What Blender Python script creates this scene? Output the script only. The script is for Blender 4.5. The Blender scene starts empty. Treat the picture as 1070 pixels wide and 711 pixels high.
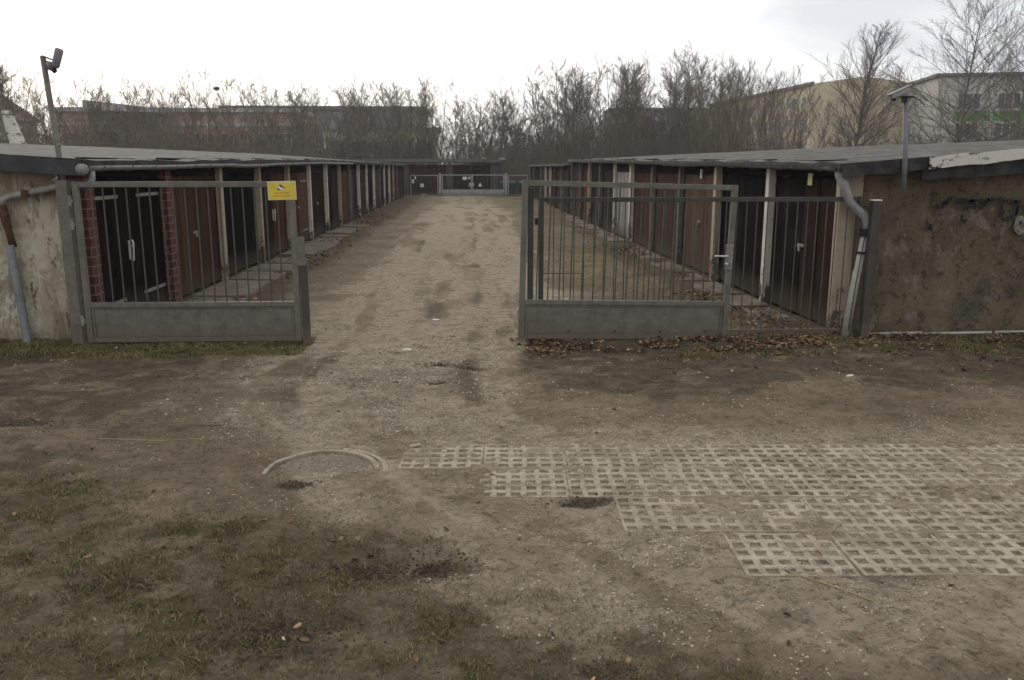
import bpy, math, random
import numpy as np
from mathutils import Vector, Matrix
R_ = random.Random(7)
D = bpy.data
C = bpy.context.scene.collection
PI = math.pi
rad = math.radians

# ------------------------------------------------------------------ noise (numpy)
def _hash(ix, iy, s):
    n = (ix.astype(np.int64) * 374761393 + iy.astype(np.int64) * 668265263 + s * 974634777) & 0xffffffff
    n = ((n ^ (n >> 13)) * 1274126177) & 0xffffffff
    n = n ^ (n >> 16)
    return (n & 0xffff) / 65535.0
def vnoise(x, y, s=0):
    x = np.asarray(x, float); y = np.asarray(y, float)
    ix = np.floor(x); iy = np.floor(y); fx = x - ix; fy = y - iy
    fx = fx * fx * (3 - 2 * fx); fy = fy * fy * (3 - 2 * fy)
    a = _hash(ix, iy, s); b = _hash(ix + 1, iy, s); c = _hash(ix, iy + 1, s); d = _hash(ix + 1, iy + 1, s)
    return (a * (1 - fx) + b * fx) * (1 - fy) + (c * (1 - fx) + d * fx) * fy
def fbm(x, y, s=0, o=4):
    x = np.asarray(x, float); y = np.asarray(y, float)
    t = 0; a = .5; n = 0
    for i in range(o):
        t = t + a * vnoise(x * 2 ** i + 13.7 * i, y * 2 ** i - 7.3 * i, s + i); n += a; a *= .5
    return t / n
def sstep(e0, e1, x):
    t = np.clip((x - e0) / (e1 - e0), 0, 1); return t * t * (3 - 2 * t)

# ------------------------------------------------------------------ materials
class NT:
    def __init__(s, name, rough=.85, spec=.3, metal=0):
        s.m = D.materials.new(name); s.m.use_nodes = True
        s.n = s.m.node_tree.nodes; s.l = s.m.node_tree.links
        s.b = s.n['Principled BSDF']
        s.b.inputs['Roughness'].default_value = rough
        s.b.inputs['Specular IOR Level'].default_value = spec
        s.b.inputs['Metallic'].default_value = metal
        s.tc = s.n.new('ShaderNodeTexCoord')
    def vec(s, scale=(1, 1, 1), src='Object'):
        mp = s.n.new('ShaderNodeMapping'); mp.inputs['Scale'].default_value = scale
        s.l.new(s.tc.outputs[src], mp.inputs['Vector']); return mp.outputs[0]
    def noise(s, scale, detail=6, rough=.6, st=(1, 1, 1), dist=0):
        t = s.n.new('ShaderNodeTexNoise'); t.inputs['Scale'].default_value = scale
        t.inputs['Detail'].default_value = detail; t.inputs['Roughness'].default_value = rough
        t.inputs['Distortion'].default_value = dist
        s.l.new(s.vec(st), t.inputs['Vector']); return t.outputs['Fac']
    def voro(s, scale, feature='F1', st=(1, 1, 1), out='Distance'):
        t = s.n.new('ShaderNodeTexVoronoi'); t.feature = feature; t.inputs['Scale'].default_value = scale
        s.l.new(s.vec(st), t.inputs['Vector']); return t.outputs[out]
    def rng(s, f, a, b, lo=0, hi=1):
        m = s.n.new('ShaderNodeMapRange'); m.interpolation_type = 'SMOOTHSTEP'
        s.l.new(f, m.inputs['Value'])
        m.inputs['From Min'].default_value = a; m.inputs['From Max'].default_value = b
        m.inputs['To Min'].default_value = lo; m.inputs['To Max'].default_value = hi
        return m.outputs[0]
    def math(s, op, a, b=0., c=None):
        m = s.n.new('ShaderNodeMath'); m.operation = op
        for i, v in enumerate((a, b, c)):
            if v is None: continue
            if hasattr(v, 'links'): s.l.new(v, m.inputs[i])
            else: m.inputs[i].default_value = v
        return m.outputs[0]
    def mix(s, f, a, b, typ='MIX'):
        m = s.n.new('ShaderNodeMix'); m.data_type = 'RGBA'; m.blend_type = typ
        for i, v in ((0, f), (6, a), (7, b)):
            if hasattr(v, 'links'): s.l.new(v, m.inputs[i])
            elif i == 0: m.inputs[0].default_value = v
            else: m.inputs[i].default_value = (*v[:3], 1)
        return m.outputs[2]
    def sep(s):
        t = s.n.new('ShaderNodeSeparateXYZ'); s.l.new(s.tc.outputs['Object'], t.inputs[0]); return t.outputs
    def col(s, c):
        if hasattr(c, 'links'): s.l.new(c, s.b.inputs['Base Color'])
        else: s.b.inputs['Base Color'].default_value = (*c, 1)
    def bump(s, h, strength=.5, dist=.01, prev=None):
        b = s.n.new('ShaderNodeBump'); b.inputs['Strength'].default_value = strength; b.inputs['Distance'].default_value = dist
        s.l.new(h, b.inputs['Height'])
        if prev: s.l.new(prev, b.inputs['Normal'])
        s.l.new(b.outputs[0], s.b.inputs['Normal']); return b.outputs[0]
MATS = {}
def mat_simple(name, c, var=.25, scale=8, rough=.8, spec=.3, metal=0, bump=.2, bd=.004, st=(1, 1, 1)):
    if name in MATS: return MATS[name]
    t = NT(name, rough, spec, metal)
    n = t.noise(scale, 8, .65, st)
    t.col(t.mix(t.rng(n, .3, .7), tuple(x * (1 - var) for x in c), tuple(min(1, x * (1 + var)) for x in c)))
    t.bump(n, bump, bd)
    MATS[name] = t.m; return t.m
def mat_wood(name, c, var=.4):
    if name in MATS: return MATS[name]
    t = NT(name, .9, .04)
    g = t.noise(9, 8, .7, (1, 6, .35)); p = t.noise(2.2, 5, .6, (1, 1, .6)); f = t.noise(60, 3, .5, (1, 1, .08))
    a = t.mix(t.rng(g, .3, .7), tuple(x * (1 - var) for x in c), tuple(x * (1 + var) for x in c))
    grey = tuple(.75 * x + .012 for x in c)
    a = t.mix(t.rng(p, .48, .72), a, grey)
    a = t.mix(t.math('MULTIPLY', t.rng(f, .5, .75), .35), a, tuple(x * .4 for x in c))
    y_ = t.sep()[1]; wn = t.n.new('ShaderNodeTexWhiteNoise'); wn.noise_dimensions = '1D'; t.l.new(t.math('FLOOR', t.math('MULTIPLY', y_, 5.3)), wn.inputs['W'])
    a = t.mix(t.rng(wn.outputs['Value'], 0, 1, .55, 0), a, tuple(x * .35 for x in c))
    z_ = t.sep()[2]; a = t.mix(t.math('MULTIPLY', t.rng(t.math('ADD', z_, t.math('MULTIPLY', p, .5)), .3, .75, 1, 0), .7), a, (.07, .055, .04))
    t.col(a); t.bump(g, .4, .006)
    MATS[name] = t.m; return t.m
def mat_metal(name='galvanised_steel', c=(.128, .123, .100)):
    if name in MATS: return MATS[name]
    t = NT(name, .6, .4, .15)
    n = t.noise(6, 8, .7); d = t.noise(25, 6, .7, (1, 1, .5)); r = t.noise(3.3, 7, .75)
    a = t.mix(t.rng(n, .3, .7), tuple(x * .75 for x in c), tuple(x * 1.25 for x in c))
    a = t.mix(t.math('MULTIPLY', t.rng(d, .5, .7), .45), a, (.07, .065, .05))
    a = t.mix(t.math('MULTIPLY', t.rng(r, .62, .72), .7), a, (.11, .06, .035))
    z_ = t.sep()[2]; m1 = t.noise(11, 9, .8); a = t.mix(t.math('MULTIPLY', t.rng(t.math('ADD', z_, t.math('MULTIPLY', m1, -.7)), -.30, -.02, 1, 0), .75), a, (.12, .095, .065))
    rn = t.noise(14, 6, .7, (1, 1, .12)); a = t.mix(t.math('MULTIPLY', t.rng(rn, .56, .66), .5), a, (.10, .062, .038))
    t.col(a); t.bump(d, .15, .002)
    MATS[name] = t.m; return t.m

def build_mats():
    # brick piers
    t = NT('red_brick', .85, .2)
    bt = t.n.new('ShaderNodeTexBrick'); v = t.vec((1, 1, 1))
    s = t.sep()
    cx = t.n.new('ShaderNodeCombineXYZ'); t.l.new(t.math('ADD', s[0], s[1]), cx.inputs[0]); t.l.new(s[2], cx.inputs[1])
    t.l.new(cx.outputs[0], bt.inputs['Vector'])
    bt.inputs['Color1'].default_value = (.105, .032, .026, 1); bt.inputs['Color2'].default_value = (.06, .02, .018, 1)
    bt.inputs['Mortar'].default_value = (.16, .11, .095, 1); bt.inputs['Scale'].default_value = 1
    bt.inputs['Mortar Size'].default_value = .009; bt.inputs['Brick Width'].default_value = .24; bt.inputs['Row Height'].default_value = .115
    n = t.noise(20, 6, .7)
    t.col(t.mix(t.math('MULTIPLY', t.rng(n, .45, .75), .5), bt.outputs['Color'], (.05, .035, .03)))
    t.bump(bt.outputs['Fac'], -.4, .008); MATS['brick'] = t.m
    # cream plaster
    t = NT('cream_plaster', .95, .15)
    n1 = t.noise(1.3, 8, .62, dist=.4); n2 = t.noise(2.6, 10, .7, (1, 1, .55)); n3 = t.noise(14, 8, .7); n4 = t.noise(1.9, 7, .75, (1, 1, .35), .6)
    a = t.mix(t.rng(n1, .35, .65), (.30, .25, .17), (.44, .40, .31))
    a = t.mix(t.rng(n2, .50, .57), a, (.46, .46, .37))
    a = t.mix(t.math('MULTIPLY', t.rng(n4, .50, .58), .75), a, (.17, .13, .085))
    a = t.mix(t.math('MULTIPLY', t.rng(n3, .55, .72), .4), a, (.14, .11, .08))
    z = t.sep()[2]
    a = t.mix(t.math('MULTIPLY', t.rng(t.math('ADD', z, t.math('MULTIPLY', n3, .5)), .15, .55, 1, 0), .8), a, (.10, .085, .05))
    n6 = t.noise(1.1, 9, .78, (1, 1, .8), .3); a = t.mix(t.math('MULTIPLY', t.rng(n6, .52, .56), .75), a, (.27, .215, .15))
    n7 = t.noise(5, 9, .8, (1.5, 1, .5)); a = t.mix(t.math('MULTIPLY', t.rng(n7, .56, .60), .8), a, (.07, .05, .035))
    t.col(a); nb = t.bump(n2, .5, .03); t.bump(n3, .5, .012, nb); MATS['cream'] = t.m
    # brown old plaster
    t = NT('brown_plaster', .95, .1)
    n1 = t.noise(1.1, 8, .65, dist=.5); n2 = t.noise(3.1, 10, .72, (1, 1, .8)); n3 = t.noise(22, 8, .75); n4 = t.noise(.9, 6, .6)
    n5 = t.noise(7, 9, .75)
    a = t.mix(t.rng(n1, .35, .65), (.082, .065, .042), (.142, .113, .074))
    a = t.mix(t.rng(n2, .52, .64), a, (.17, .15, .115))
    a = t.mix(t.math('MULTIPLY', t.rng(n4, .56, .66), .6), a, (.050, .050, .045))
    a = t.mix(t.math('MULTIPLY', t.rng(n3, .55, .63), .6), a, (.22, .185, .13))
    a = t.mix(t.math('MULTIPLY', t.rng(n5, .52, .60), .65), a, (.028, .022, .015))
    t.col(a); nb = t.bump(n2, .6, .03); t.bump(n3, .7, .015, nb); MATS['brownwall'] = t.m
    # bitumen roof
    t = NT('bitumen_roof', .9, .2)
    n1 = t.noise(1.2, 8, .65); n2 = t.noise(9, 8, .7); n3 = t.noise(2.5, 8, .7, (3, .5, 1))
    a = t.mix(t.rng(n1, .35, .65), (.06, .056, .048), (.115, .108, .094))
    a = t.mix(t.math('MULTIPLY', t.rng(n2, .5, .7), .5), a, (.075, .07, .055))
    a = t.mix(t.math('MULTIPLY', t.rng(n3, .50, .60), .7), a, (.19, .185, .165)); n5 = t.noise(4, 9, .8); a = t.mix(t.math('MULTIPLY', t.rng(n5, .53, .60), .7), a, (.045, .045, .03))
    s = t.sep(); w = t.n.new('ShaderNodeMath'); w.operation = 'PINGPONG'; t.l.new(s[1], w.inputs[0]); w.inputs[1].default_value = .5
    a = t.mix(t.rng(w.outputs[0], 0, .03, .7, 0), a, (.05, .047, .04))
    t.col(a); t.bump(n2, .5, .02); MATS['roof'] = t.m
    # roof edge (dark felt)
    t = NT('roof_felt_edge', .8, .25)
    n1 = t.noise(5, 8, .7); a = t.mix(t.rng(n1, .35, .7), (.016, .016, .016), (.055, .053, .05))
    n2 = t.noise(9, 9, .75, (1, 1, 2)); a = t.mix(t.rng(n2, .66, .7), a, (.4, .38, .34))
    t.col(a); t.bump(n1, .6, .02); MATS['felt'] = t.m
    mat_simple('fascia_dark', (.040, .041, .044), .3, 5, .75)
    # peeling white fascia
    t = NT('peeling_white_paint', .75, .3)
    n1 = t.noise(7, 10, .75, (1, 1, 1.6)); n2 = t.noise(2.2, 4, .5); z = t.sep()[2]
    f = t.rng(t.math('ADD', n1, t.math('MULTIPLY', n2, .5)), .80, .85, 0, 1)
    t.col(t.mix(f, (.52, .50, .45), (.022, .02, .018))); t.bump(f, .4, .004); MATS['peel'] = t.m
    # white post paint worn
    for nm, c in (('post_white', (.58, .53, .46)), ('post_cream', (.36, .30, .22)), ('post_grey', (.15, .13, .11)), ('post_brown', (.05, .036, .028))):
        t = NT(nm, .85, .2)
        n1 = t.noise(9, 9, .75, (1, 1, .5)); n2 = t.noise(3, 6, .7); z = t.sep()[2]
        a = t.mix(t.rng(n2, .3, .7), tuple(x * .75 for x in c), c)
        zz = t.math('ADD', n1, t.rng(z, .1, .9, .16, 0))
        a = t.mix(t.rng(zz, .60, .66), a, (.085, .065, .05))
        t.col(a); t.bump(n1, .5, .01); MATS[nm] = t.m
    t = NT('old_concrete', .95, .15)
    n1 = t.noise(2.5, 8, .65); n2 = t.noise(18, 9, .75)
    a = t.mix(t.rng(n1, .35, .65), (.12, .10, .075), (.20, .17, .135)); a = t.mix(t.math('MULTIPLY', t.rng(n2, .5, .68), .6), a, (.10, .085, .06))
    t.col(a); nb = t.bump(n2, .5, .012); MATS['concrete'] = t.m
    t = NT('paver_concrete', .95, .15)
    n1 = t.noise(1.3, 8, .65); n2 = t.noise(35, 8, .75); n3 = t.noise(4.5, 9, .72)
    a = t.mix(t.rng(n1, .35, .65), (.31, .265, .20), (.39, .34, .27)); a = t.mix(t.math('MULTIPLY', t.rng(n2, .45, .7), .55), a, (.15, .125, .092))
    a = t.mix(t.math('MULTIPLY', t.rng(n3, .46, .58), .75), a, (.17, .14, .10)); n4 = t.noise(16, 9, .78); a = t.mix(t.math('MULTIPLY', t.rng(n4, .5, .62), .55), a, (.14, .112, .08))
    t.col(a); t.bump(n2, .5, .006); MATS['paver'] = t.m
    # bark / twigs
    for nm, c in (('bark', (.135, .118, .10)), ('bark_brown', (.17, .135, .105)), ('bark_grey', (.19, .165, .14)), ('bark_green', (.16, .14, .10))):
        t = NT(nm, .95, .1); n1 = t.noise(1.6, 5, .7); t.col(t.mix(t.rng(n1, .35, .65), tuple(x * .7 for x in c), tuple(x * 1.3 for x in c))); MATS[nm] = t.m
    t = NT('birch_bark', .9, .2); n1 = t.noise(3, 8, .7, (1, 1, 3)); t.col(t.mix(t.rng(n1, .52, .6), (.55, .53, .46), (.10, .09, .07))); MATS['birch'] = t.m
    # facades
    def facade(nm, c, st=(1, 1, .4), lines=None):
        t = NT(nm, .9, .2); n1 = t.noise(.35, 6, .6, st); n2 = t.noise(3, 6, .65)
        a = t.mix(t.rng(n1, .3, .7), tuple(x * .85 for x in c), c); a = t.mix(t.math('MULTIPLY', n2, .25), a, tuple(x * .6 for x in c))
        if lines:
            z = t.sep()[2]; w = t.n.new('ShaderNodeMath'); w.operation = 'PINGPONG'; t.l.new(z, w.inputs[0]); w.inputs[1].default_value = lines / 2
            a = t.mix(t.rng(w.outputs[0], 0, .06, .55, 0), a, tuple(x * .3 for x in c))
        t.col(a); MATS[nm] = t.m
    facade('facade_yellow', (.58, .50, .35)); facade('facade_cream', (.5, .45, .35)); facade('facade_white', (.50, .47, .43), lines=1.0)
    facade('facade_brick', (.40, .27, .22)); facade('facade_grey', (.26, .24, .23)); facade('facade_pale', (.66, .62, .45)); facade('facade_brown', (.10, .075, .06))
    facade('facade_light', (.5, .48, .46)); facade('panel_green', (.09, .27, .05)); facade('roof_far', (.17, .155, .145)); facade('roof_red', (.22, .16, .14))
    t = NT('window_glass', .08, .6); t.col((.035, .04, .045)); MATS['glass'] = t.m
    mat_simple('patch_grey', (.17, .155, .13), .5, 14, .95)
    mat_simple('window_frame', (.6, .6, .58), .08, 5)
    mat_simple('gutter_zinc', (.20, .20, .195), .25, 6, .5, .4)
    mat_simple('gutter_weathered', (.095, .095, .09), .35, 6, .7, .4)
    mat_simple('pipe_white', (.36, .34, .30), .15, 12, .6)
    mat_simple('pipe_grey', (.15, .155, .16), .2, 7, .6)
    mat_simple('pipe_weathered', (.23, .215, .19), .3, 9, .7)
    mat_simple('rust', (.075, .035, .022), .4, 20, .9)
    mat_simple('black_rubber', (.015, .015, .015), .2, 20, .7)
    mat_simple('camera_grey', (.16, .16, .18), .15, 12, .5)
    mat_simple('camera_light', (.22, .225, .225), .15, 12, .5)
    mat_simple('strap_iron', (.22, .20, .175), .3, 15, .6, .4, .3)
    mat_simple('handle_steel', (.55, .54, .52), .1, 20, .4, .5, .5)
    mat_simple('sign_yellow', (.60, .47, .055), .12, 5, .6)
    mat_simple('sign_border', (.52, .48, .26), .1, 5, .6)
    mat_simple('sign_red', (.50, .12, .03), .15, 9, .6)
    mat_simple('sign_dark', (.07, .055, .09), .2, 9, .6)
    mat_simple('sign_white', (.7, .68, .66), .1, 9, .6)
    mat_simple('plate_white', (.55, .53, .5), .1, 9, .6)
    mat_simple('bin_green', (.012, .05, .04), .3, 5, .5)
    mat_simple('spray_black', (.017, .018, .02), .3, 30, .95)
    mat_simple('leaf_brown', (.17, .095, .05), .35, 40, .9); mat_simple('leaf_tan', (.30, .20, .115), .3, 40, .9); mat_simple('leaf_dark', (.07, .042, .025), .3, 40, .9)
    mat_simple('stone_light', (.36, .315, .24), .35, 3, .95); mat_simple('stone_dark', (.19, .16, .12), .3, 3, .95); mat_simple('soil_crumb', (.062, .048, .032), .4, 6, .97, .05)
    mat_simple('straw', (.34, .27, .15), .2, 30, .9)
    mat_simple('paper', (.6, .56, .5), .12, 30, .9)
    mat_simple('grass_blade', (.082, .086, .028), .5, 1.2, .8, .2, 0, 0)
    mat_simple('grass_dry', (.16, .125, .065), .4, 2, .9, .2, 0, 0)
    mat_simple('grass_bright', (.125, .135, .045), .3, 2, .8, .2, 0, 0); mat_simple('grass_dead', (.26, .205, .115), .3, 2, .9, .2, 0, 0)
    mat_simple('asphalt_old', (.165, .14, .108), .4, 45, .95, .15, 0, .8, .012)
    mat_metal(); mat_metal('steel_dark', (.046, .045, .037)); mat_metal('steel_far', (.27, .285, .28)); mat_metal('steel_post', (.105, .102, .083)); mat_metal('steel_bar', (.060, .058, .047))

# ------------------------------------------------------------------ mesh helper
class MB:
    def __init__(s): s.v = []; s.f = []; s.mi = []; s.cur = 0
    def add(s, vs, fs):
        o = len(s.v); s.v += [tuple(v) for v in vs]; s.f += [tuple(i + o for i in f) for f in fs]; s.mi += [s.cur] * len(fs); return s
    def box(s, x0, x1, y0, y1, z0, z1, M=None):
        vs = [Vector(p) for p in ((x0, y0, z0), (x1, y0, z0), (x1, y1, z0), (x0, y1, z0), (x0, y0, z1), (x1, y0, z1), (x1, y1, z1), (x0, y1, z1))]
        if M: vs = [M @ v for v in vs]
        return s.add(vs, [(0, 3, 2, 1), (4, 5, 6, 7), (0, 1, 5, 4), (1, 2, 6, 5), (2, 3, 7, 6), (3, 0, 4, 7)])
    def tube(s, pts, r, n=8, cap=True):
        pts = [Vector(p) for p in pts]; rs = r if isinstance(r, (list, tuple)) else [r] * len(pts)
        vs = []; fs = []; prev = None
        for i, p in enumerate(pts):
            d = (pts[min(i + 1, len(pts) - 1)] - pts[max(i - 1, 0)]).normalized()
            a = prev - d * prev.dot(d) if prev is not None else d.cross(Vector((0, 0, 1)) if abs(d.z) < .9 else Vector((1, 0, 0)))
            if a.length < 1e-6: a = d.orthogonal()
            a.normalize(); b = d.cross(a); prev = a
            for k in range(n):
                t = 2 * PI * k / n; vs.append(p + (a * math.cos(t) + b * math.sin(t)) * rs[i])
        for i in range(len(pts) - 1):
            for k in range(n):
                k2 = (k + 1) % n; fs.append((i * n + k, i * n + k2, (i + 1) * n + k2, (i + 1) * n + k))
        if cap: fs.append(tuple(range(n - 1, -1, -1))); fs.append(tuple((len(pts) - 1) * n + k for k in range(n)))
        return s.add(vs, fs)
    def build(s, name, mats, parent=None, smooth=False, bevel=0):
        me = D.meshes.new(name); off = world_of(parent) if parent else Vector((0, 0, 0))
        if s.v:
            a = np.array([tuple(v) for v in s.v], float)
            if parent is not None and not getattr(s, 'local', False): a = a - np.array(off)
            me.from_pydata(a.tolist(), [], s.f)
        if not isinstance(mats, (list, tuple)): mats = [mats]
        for m in mats: me.materials.append(MATS[m] if isinstance(m, str) else m)
        if len(mats) > 1: me.polygons.foreach_set('material_index', s.mi)
        if smooth: me.polygons.foreach_set('use_smooth', [True] * len(me.polygons))
        me.update()
        o = D.objects.new(name, me); C.objects.link(o)
        if parent: o.parent = parent
        if bevel:
            b = o.modifiers.new('bevel', 'BEVEL'); b.width = bevel; b.segments = 2; b.limit_method = 'ANGLE'
        return o
def world_of(o):
    t = Vector((0, 0, 0))
    while o: t += o.location; o = o.parent
    return t
def thing(name, label, cat, loc=(0, 0, 0), group=None):
    o = D.objects.new(name, None); C.objects.link(o); o.location = loc; o.empty_display_size = .3
    o['label'] = label; o['category'] = cat
    if group: o['group'] = group
    return o
def tag(o, label=None, cat=None, group=None, kind=None):
    if label: o['label'] = label
    if cat: o['category'] = cat
    if group: o['group'] = group
    if kind: o['kind'] = kind
    return o
def origin(o):   # move a one-mesh thing's origin to its base centre
    me = o.data; n = len(me.vertices); a = np.empty(n * 3); me.vertices.foreach_get('co', a); a = a.reshape(-1, 3)
    c = np.array([(a[:, 0].min() + a[:, 0].max()) / 2, (a[:, 1].min() + a[:, 1].max()) / 2, a[:, 2].min()])
    me.vertices.foreach_set('co', (a - c).ravel()); o.location = c; return o
build_mats()

# ------------------------------------------------------------------ layout constants
XL, XR = -4.53, 4.60
LY = [10.30, 13.1, 15.96, 18.85, 21.9, 24.9, 27.75, 30.7, 33.3, 36.0, 39.0, 41.9, 44.6, 47.3, 50.1, 53.0, 55.8, 58.6, 61.4]
RY = [10.22, 12.8, 15.5, 18.25, 21.0, 23.75, 26.5, 29.35, 32.0, 34.6, 37.4]
RY2 = [38.2, 41.0, 43.8, 46.6, 49.4, 52.2, 55.0, 57.8, 60.6]
PAVE_A = rad(-3.0)
PROWS = [(-.49, 0), (.10, 1), (.98, 2), (1.56, 3)]
def pave_uv(x, y):   # into paving coordinates: u right, w downwards (towards camera) from the top edge
    dx = x - 0.0; dy = y - 6.14
    c, s = math.cos(PAVE_A), math.sin(PAVE_A)
    return dx * c + dy * s, -(-dx * s + dy * c)
PITS = [(-1.81, 4.03, .17, .09, .03), (-1.14, 5.36, .13, .07, .022), (-.34, 8.92, .22, .1, .03), (.03, 8.75, .18, .09, .03), (-.27, 4.2, .28, .13, .025),
        (.68, 4.98, .16, .06, .02), (-.62, 4.15, .34, .12, .02), (-.35, 8.1, .15, .06, .02), (2.3, 9.0, .2, .1, .02), (-4.3, 6.9, .9, .12, .03), (-.95, 3.55, .3, .25, .02)]

def rut(x, y):
    """two wheel ruts sweeping from the gateway to the lower right"""
    xc = np.interp(y, [2.8, 3.4, 4.0, 4.6, 5.2, 6.0, 7.0, 8.5, 10, 14, 60], [3.3, 2.1, 1.15, .5, .05, -.35, -.6, -.6, -.5, -.35, -.3]) + (fbm(y * .6, y * 0 + 2, 75, 2) - .5) * .25
    sl = np.interp(y, [2.8, 3.4, 4.2, 5.2, 7, 10], [2.1, 1.7, 1.25, 1.0, .85, .75]); out = 0
    for sgn in (-1, 1): out = out + np.exp(-((x - xc - sgn * sl) / (.13 * sl / .75)) ** 2)
    return out * sstep(.25, .5, fbm(x * .9, y * .7, 76, 3)) * sstep(60, 20, y)
def zones(x, y):
    """green, dark, light masks 0..1 (worn kinds of ground, fixed to the place)"""
    n1 = fbm(x * .55, y * .8, 3, 5); n2 = fbm(x * 2.2, y * 2.6, 11, 5); n3 = fbm(x * .25, y * .3, 21, 4); n4 = fbm(x * 5, y * 6, 33, 4)
    w = (n1 - .5) * 1.4 + (n2 - .5) * .7
    green = np.zeros_like(x); dark = np.zeros_like(x); light = np.zeros_like(x)
    # foreground grass, lower left
    edge = np.interp(x, [-12, -4.5, -3, -1.5, -.6, -.06, .5, 1.1, 1.8, 8], [6.6, 6.1, 5.7, 5.05, 4.6, 4.15, 3.75, 3.3, 2.8, 1.0])
    fg = sstep(-.25, .45, edge - y + w * .9)
    green = np.maximum(green, fg * (.30 + .65 * sstep(.40, .60, n2 * .25 + n1 * .15 + n4 * .6 + .03)))
    dark = np.maximum(dark, fg * (.42 + .6 * sstep(.42, .58, n1 * .35 + n4 * .65)))
    # left field dirt
    lf = sstep(.4, -1.8, x + 1.6 - (y - 6) * .15 + w) * sstep(9.4, 8.8, y)
    dark = np.maximum(dark, lf * .7 * sstep(.42, .6, n1 * .5 + n4 * .5))
    green = np.maximum(green, lf * .75 * sstep(.56, .68, n1 * .5 + n2 * .5) * sstep(6.9, 6.2, y))
    # dark band in front of the gates
    band = sstep(7.0, 7.7, y + w * .7) * sstep(9.9, 9.3, y + w * .2)
    side = np.maximum(sstep(.2, 1.9, x + w + (n4 - .5) * 1.6), sstep(-2.2, -3.2, x + w) * .8)
    dark = np.maximum(dark, band * side * (.45 + .75 * sstep(.38, .60, n4 * .5 + n2 * .5)))
    dark = np.maximum(dark, .45 * sstep(6.9, 7.6, y + w) * sstep(9.6, 8.8, y) * sstep(.42, .6, n2))
    # strips under the gates
    gl = sstep(9.25, 9.5, y + w * .15) * sstep(10.6, 10.3, y) * sstep(-1.9, -2.15, x + w * .15)
    green = np.maximum(green, gl * (.55 + .5 * n2)); dark = np.maximum(dark, gl)
    gr = sstep(8.9, 9.3, y + w * .25) * sstep(10.6, 10.1, y) * sstep(.5, .75, x + w * .15)
    dark = np.maximum(dark, gr); green = np.maximum(green, gr * sstep(.42, .62, n2) * sstep(1.9, 3.2, x + w))
    gp = np.exp(-(((x - .38) / .25) ** 2 + ((y - 10.8) / .9) ** 2)); green = np.maximum(green, gp * (.3 + n2))
    # aisle edges
    ai = sstep(10.2, 10.9, y)
    re = sstep(1.0, 2.7, x + w * .8) * sstep(4.9, 4.5, x) * ai
    green = np.maximum(green, re * (.42 + .45 * sstep(.38, .6, n1)))
    dark = np.maximum(dark, re * .6 * sstep(.4, .6, n3 + .1)); dark = np.maximum(dark, sstep(3.0, 3.9, x + w * .6) * ai * .9 * sstep(60, 14, y))
    le = sstep(-2.7, -3.5, x + w * .8) * ai
    dark = np.maximum(dark, le * .75); green = np.maximum(green, le * .5 * sstep(.48, .62, n1) * sstep(10, 15, y))
    far = sstep(40, 52, y + w * 4) * sstep(63, 58, y)
    green = np.maximum(green, far * .55)
    out = sstep(62, 66, y) + sstep(4.9, 5.4, np.abs(x)) * sstep(10.4, 11, y); out = np.clip(out, 0, 1)
    green = np.maximum(green, out * .5); dark = np.maximum(dark, out * .8)
    st_ = fbm(x * 2.4 + n1, y * .16, 51, 4)
    # light gravel / sand
    light = np.maximum(light, sstep(2.6, 1.2, np.abs(x + .2) + w * .8) * ai * (.15 + 1.0 * sstep(.40, .58, st_)) * sstep(70, 55, y))
    dark = np.maximum(dark, ai * .38 * sstep(.50, .66, fbm(x * 2.2, y * .6, 52, 5)) * sstep(3, 1.5, np.abs(x)))
    # wheel fan leading out of the gate to the near left and the right
    fan = sstep(1.9, .6, np.abs(x - np.interp(y, [3, 5, 7, 9, 11], [1.4, .2, -1.0, -.9, -.5])) + w * .6) * sstep(2.5, 4.0, y)
    st2 = fbm((x - np.interp(y, [3, 5, 7, 9, 11], [1.4, .2, -1.0, -.9, -.5])) * 2.2, y * .5, 53, 4); light = np.maximum(light, fan * (.5 + .8 * sstep(.42, .58, st2)))
    fr = sstep(.2, 1.2, x - (4.6 - y) * .9 + w * .6) * sstep(7.0, 6.0, y + w * .3)
    light = np.maximum(light, fr * (.5 + .5 * n2))
    rd = rut(x, y); light = light + rd * .5 * (1 - fg * .5); green = green * (1 - .7 * np.clip(rd, 0, 1)); dark = dark * (1 - .35 * np.clip(rd, 0, 1)); dark = dark + .3 * np.clip(rut(x + .16, y) - rd, 0, 1)
    light = light * (1 - dark * .75) * (1 - green * .6)
    dark = dark + .35 * np.exp(-((x + .6) / .35) ** 2) * sstep(10, 12, y) * sstep(16, 12, y)
    for (px, py, a, b, d) in PITS:
        q = ((x - px) / a) ** 2 + ((y - py) / b) ** 2 + (n4 - .5) * 5 + (n2 - .5) * 3
        m = sstep(2.2, -1.6, q); dark = np.maximum(dark, m * 1.15); light = light * (1 - m * .8); green = green * (1 - m * .5)
    puddle = np.exp(-(((x - 1.7) / .5) ** 2 + ((y - 39) / 1.2) ** 2)); light = np.maximum(light, puddle * 1.4)
    return np.clip(green, 0, 1), np.clip(dark, 0, 1.3), np.clip(light, 0, 1.4)
def paved(x, y):
    u, w = pave_uv(x, y); m = np.zeros_like(x)
    for (u0, r) in PROWS:
        m = np.maximum(m, sstep(u0 - .12, u0 + .02, u) * sstep(r * .53 - .06, r * .53, w) * sstep((r + 1) * .53 + .05, (r + 1) * .53, w))
    return m
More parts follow.
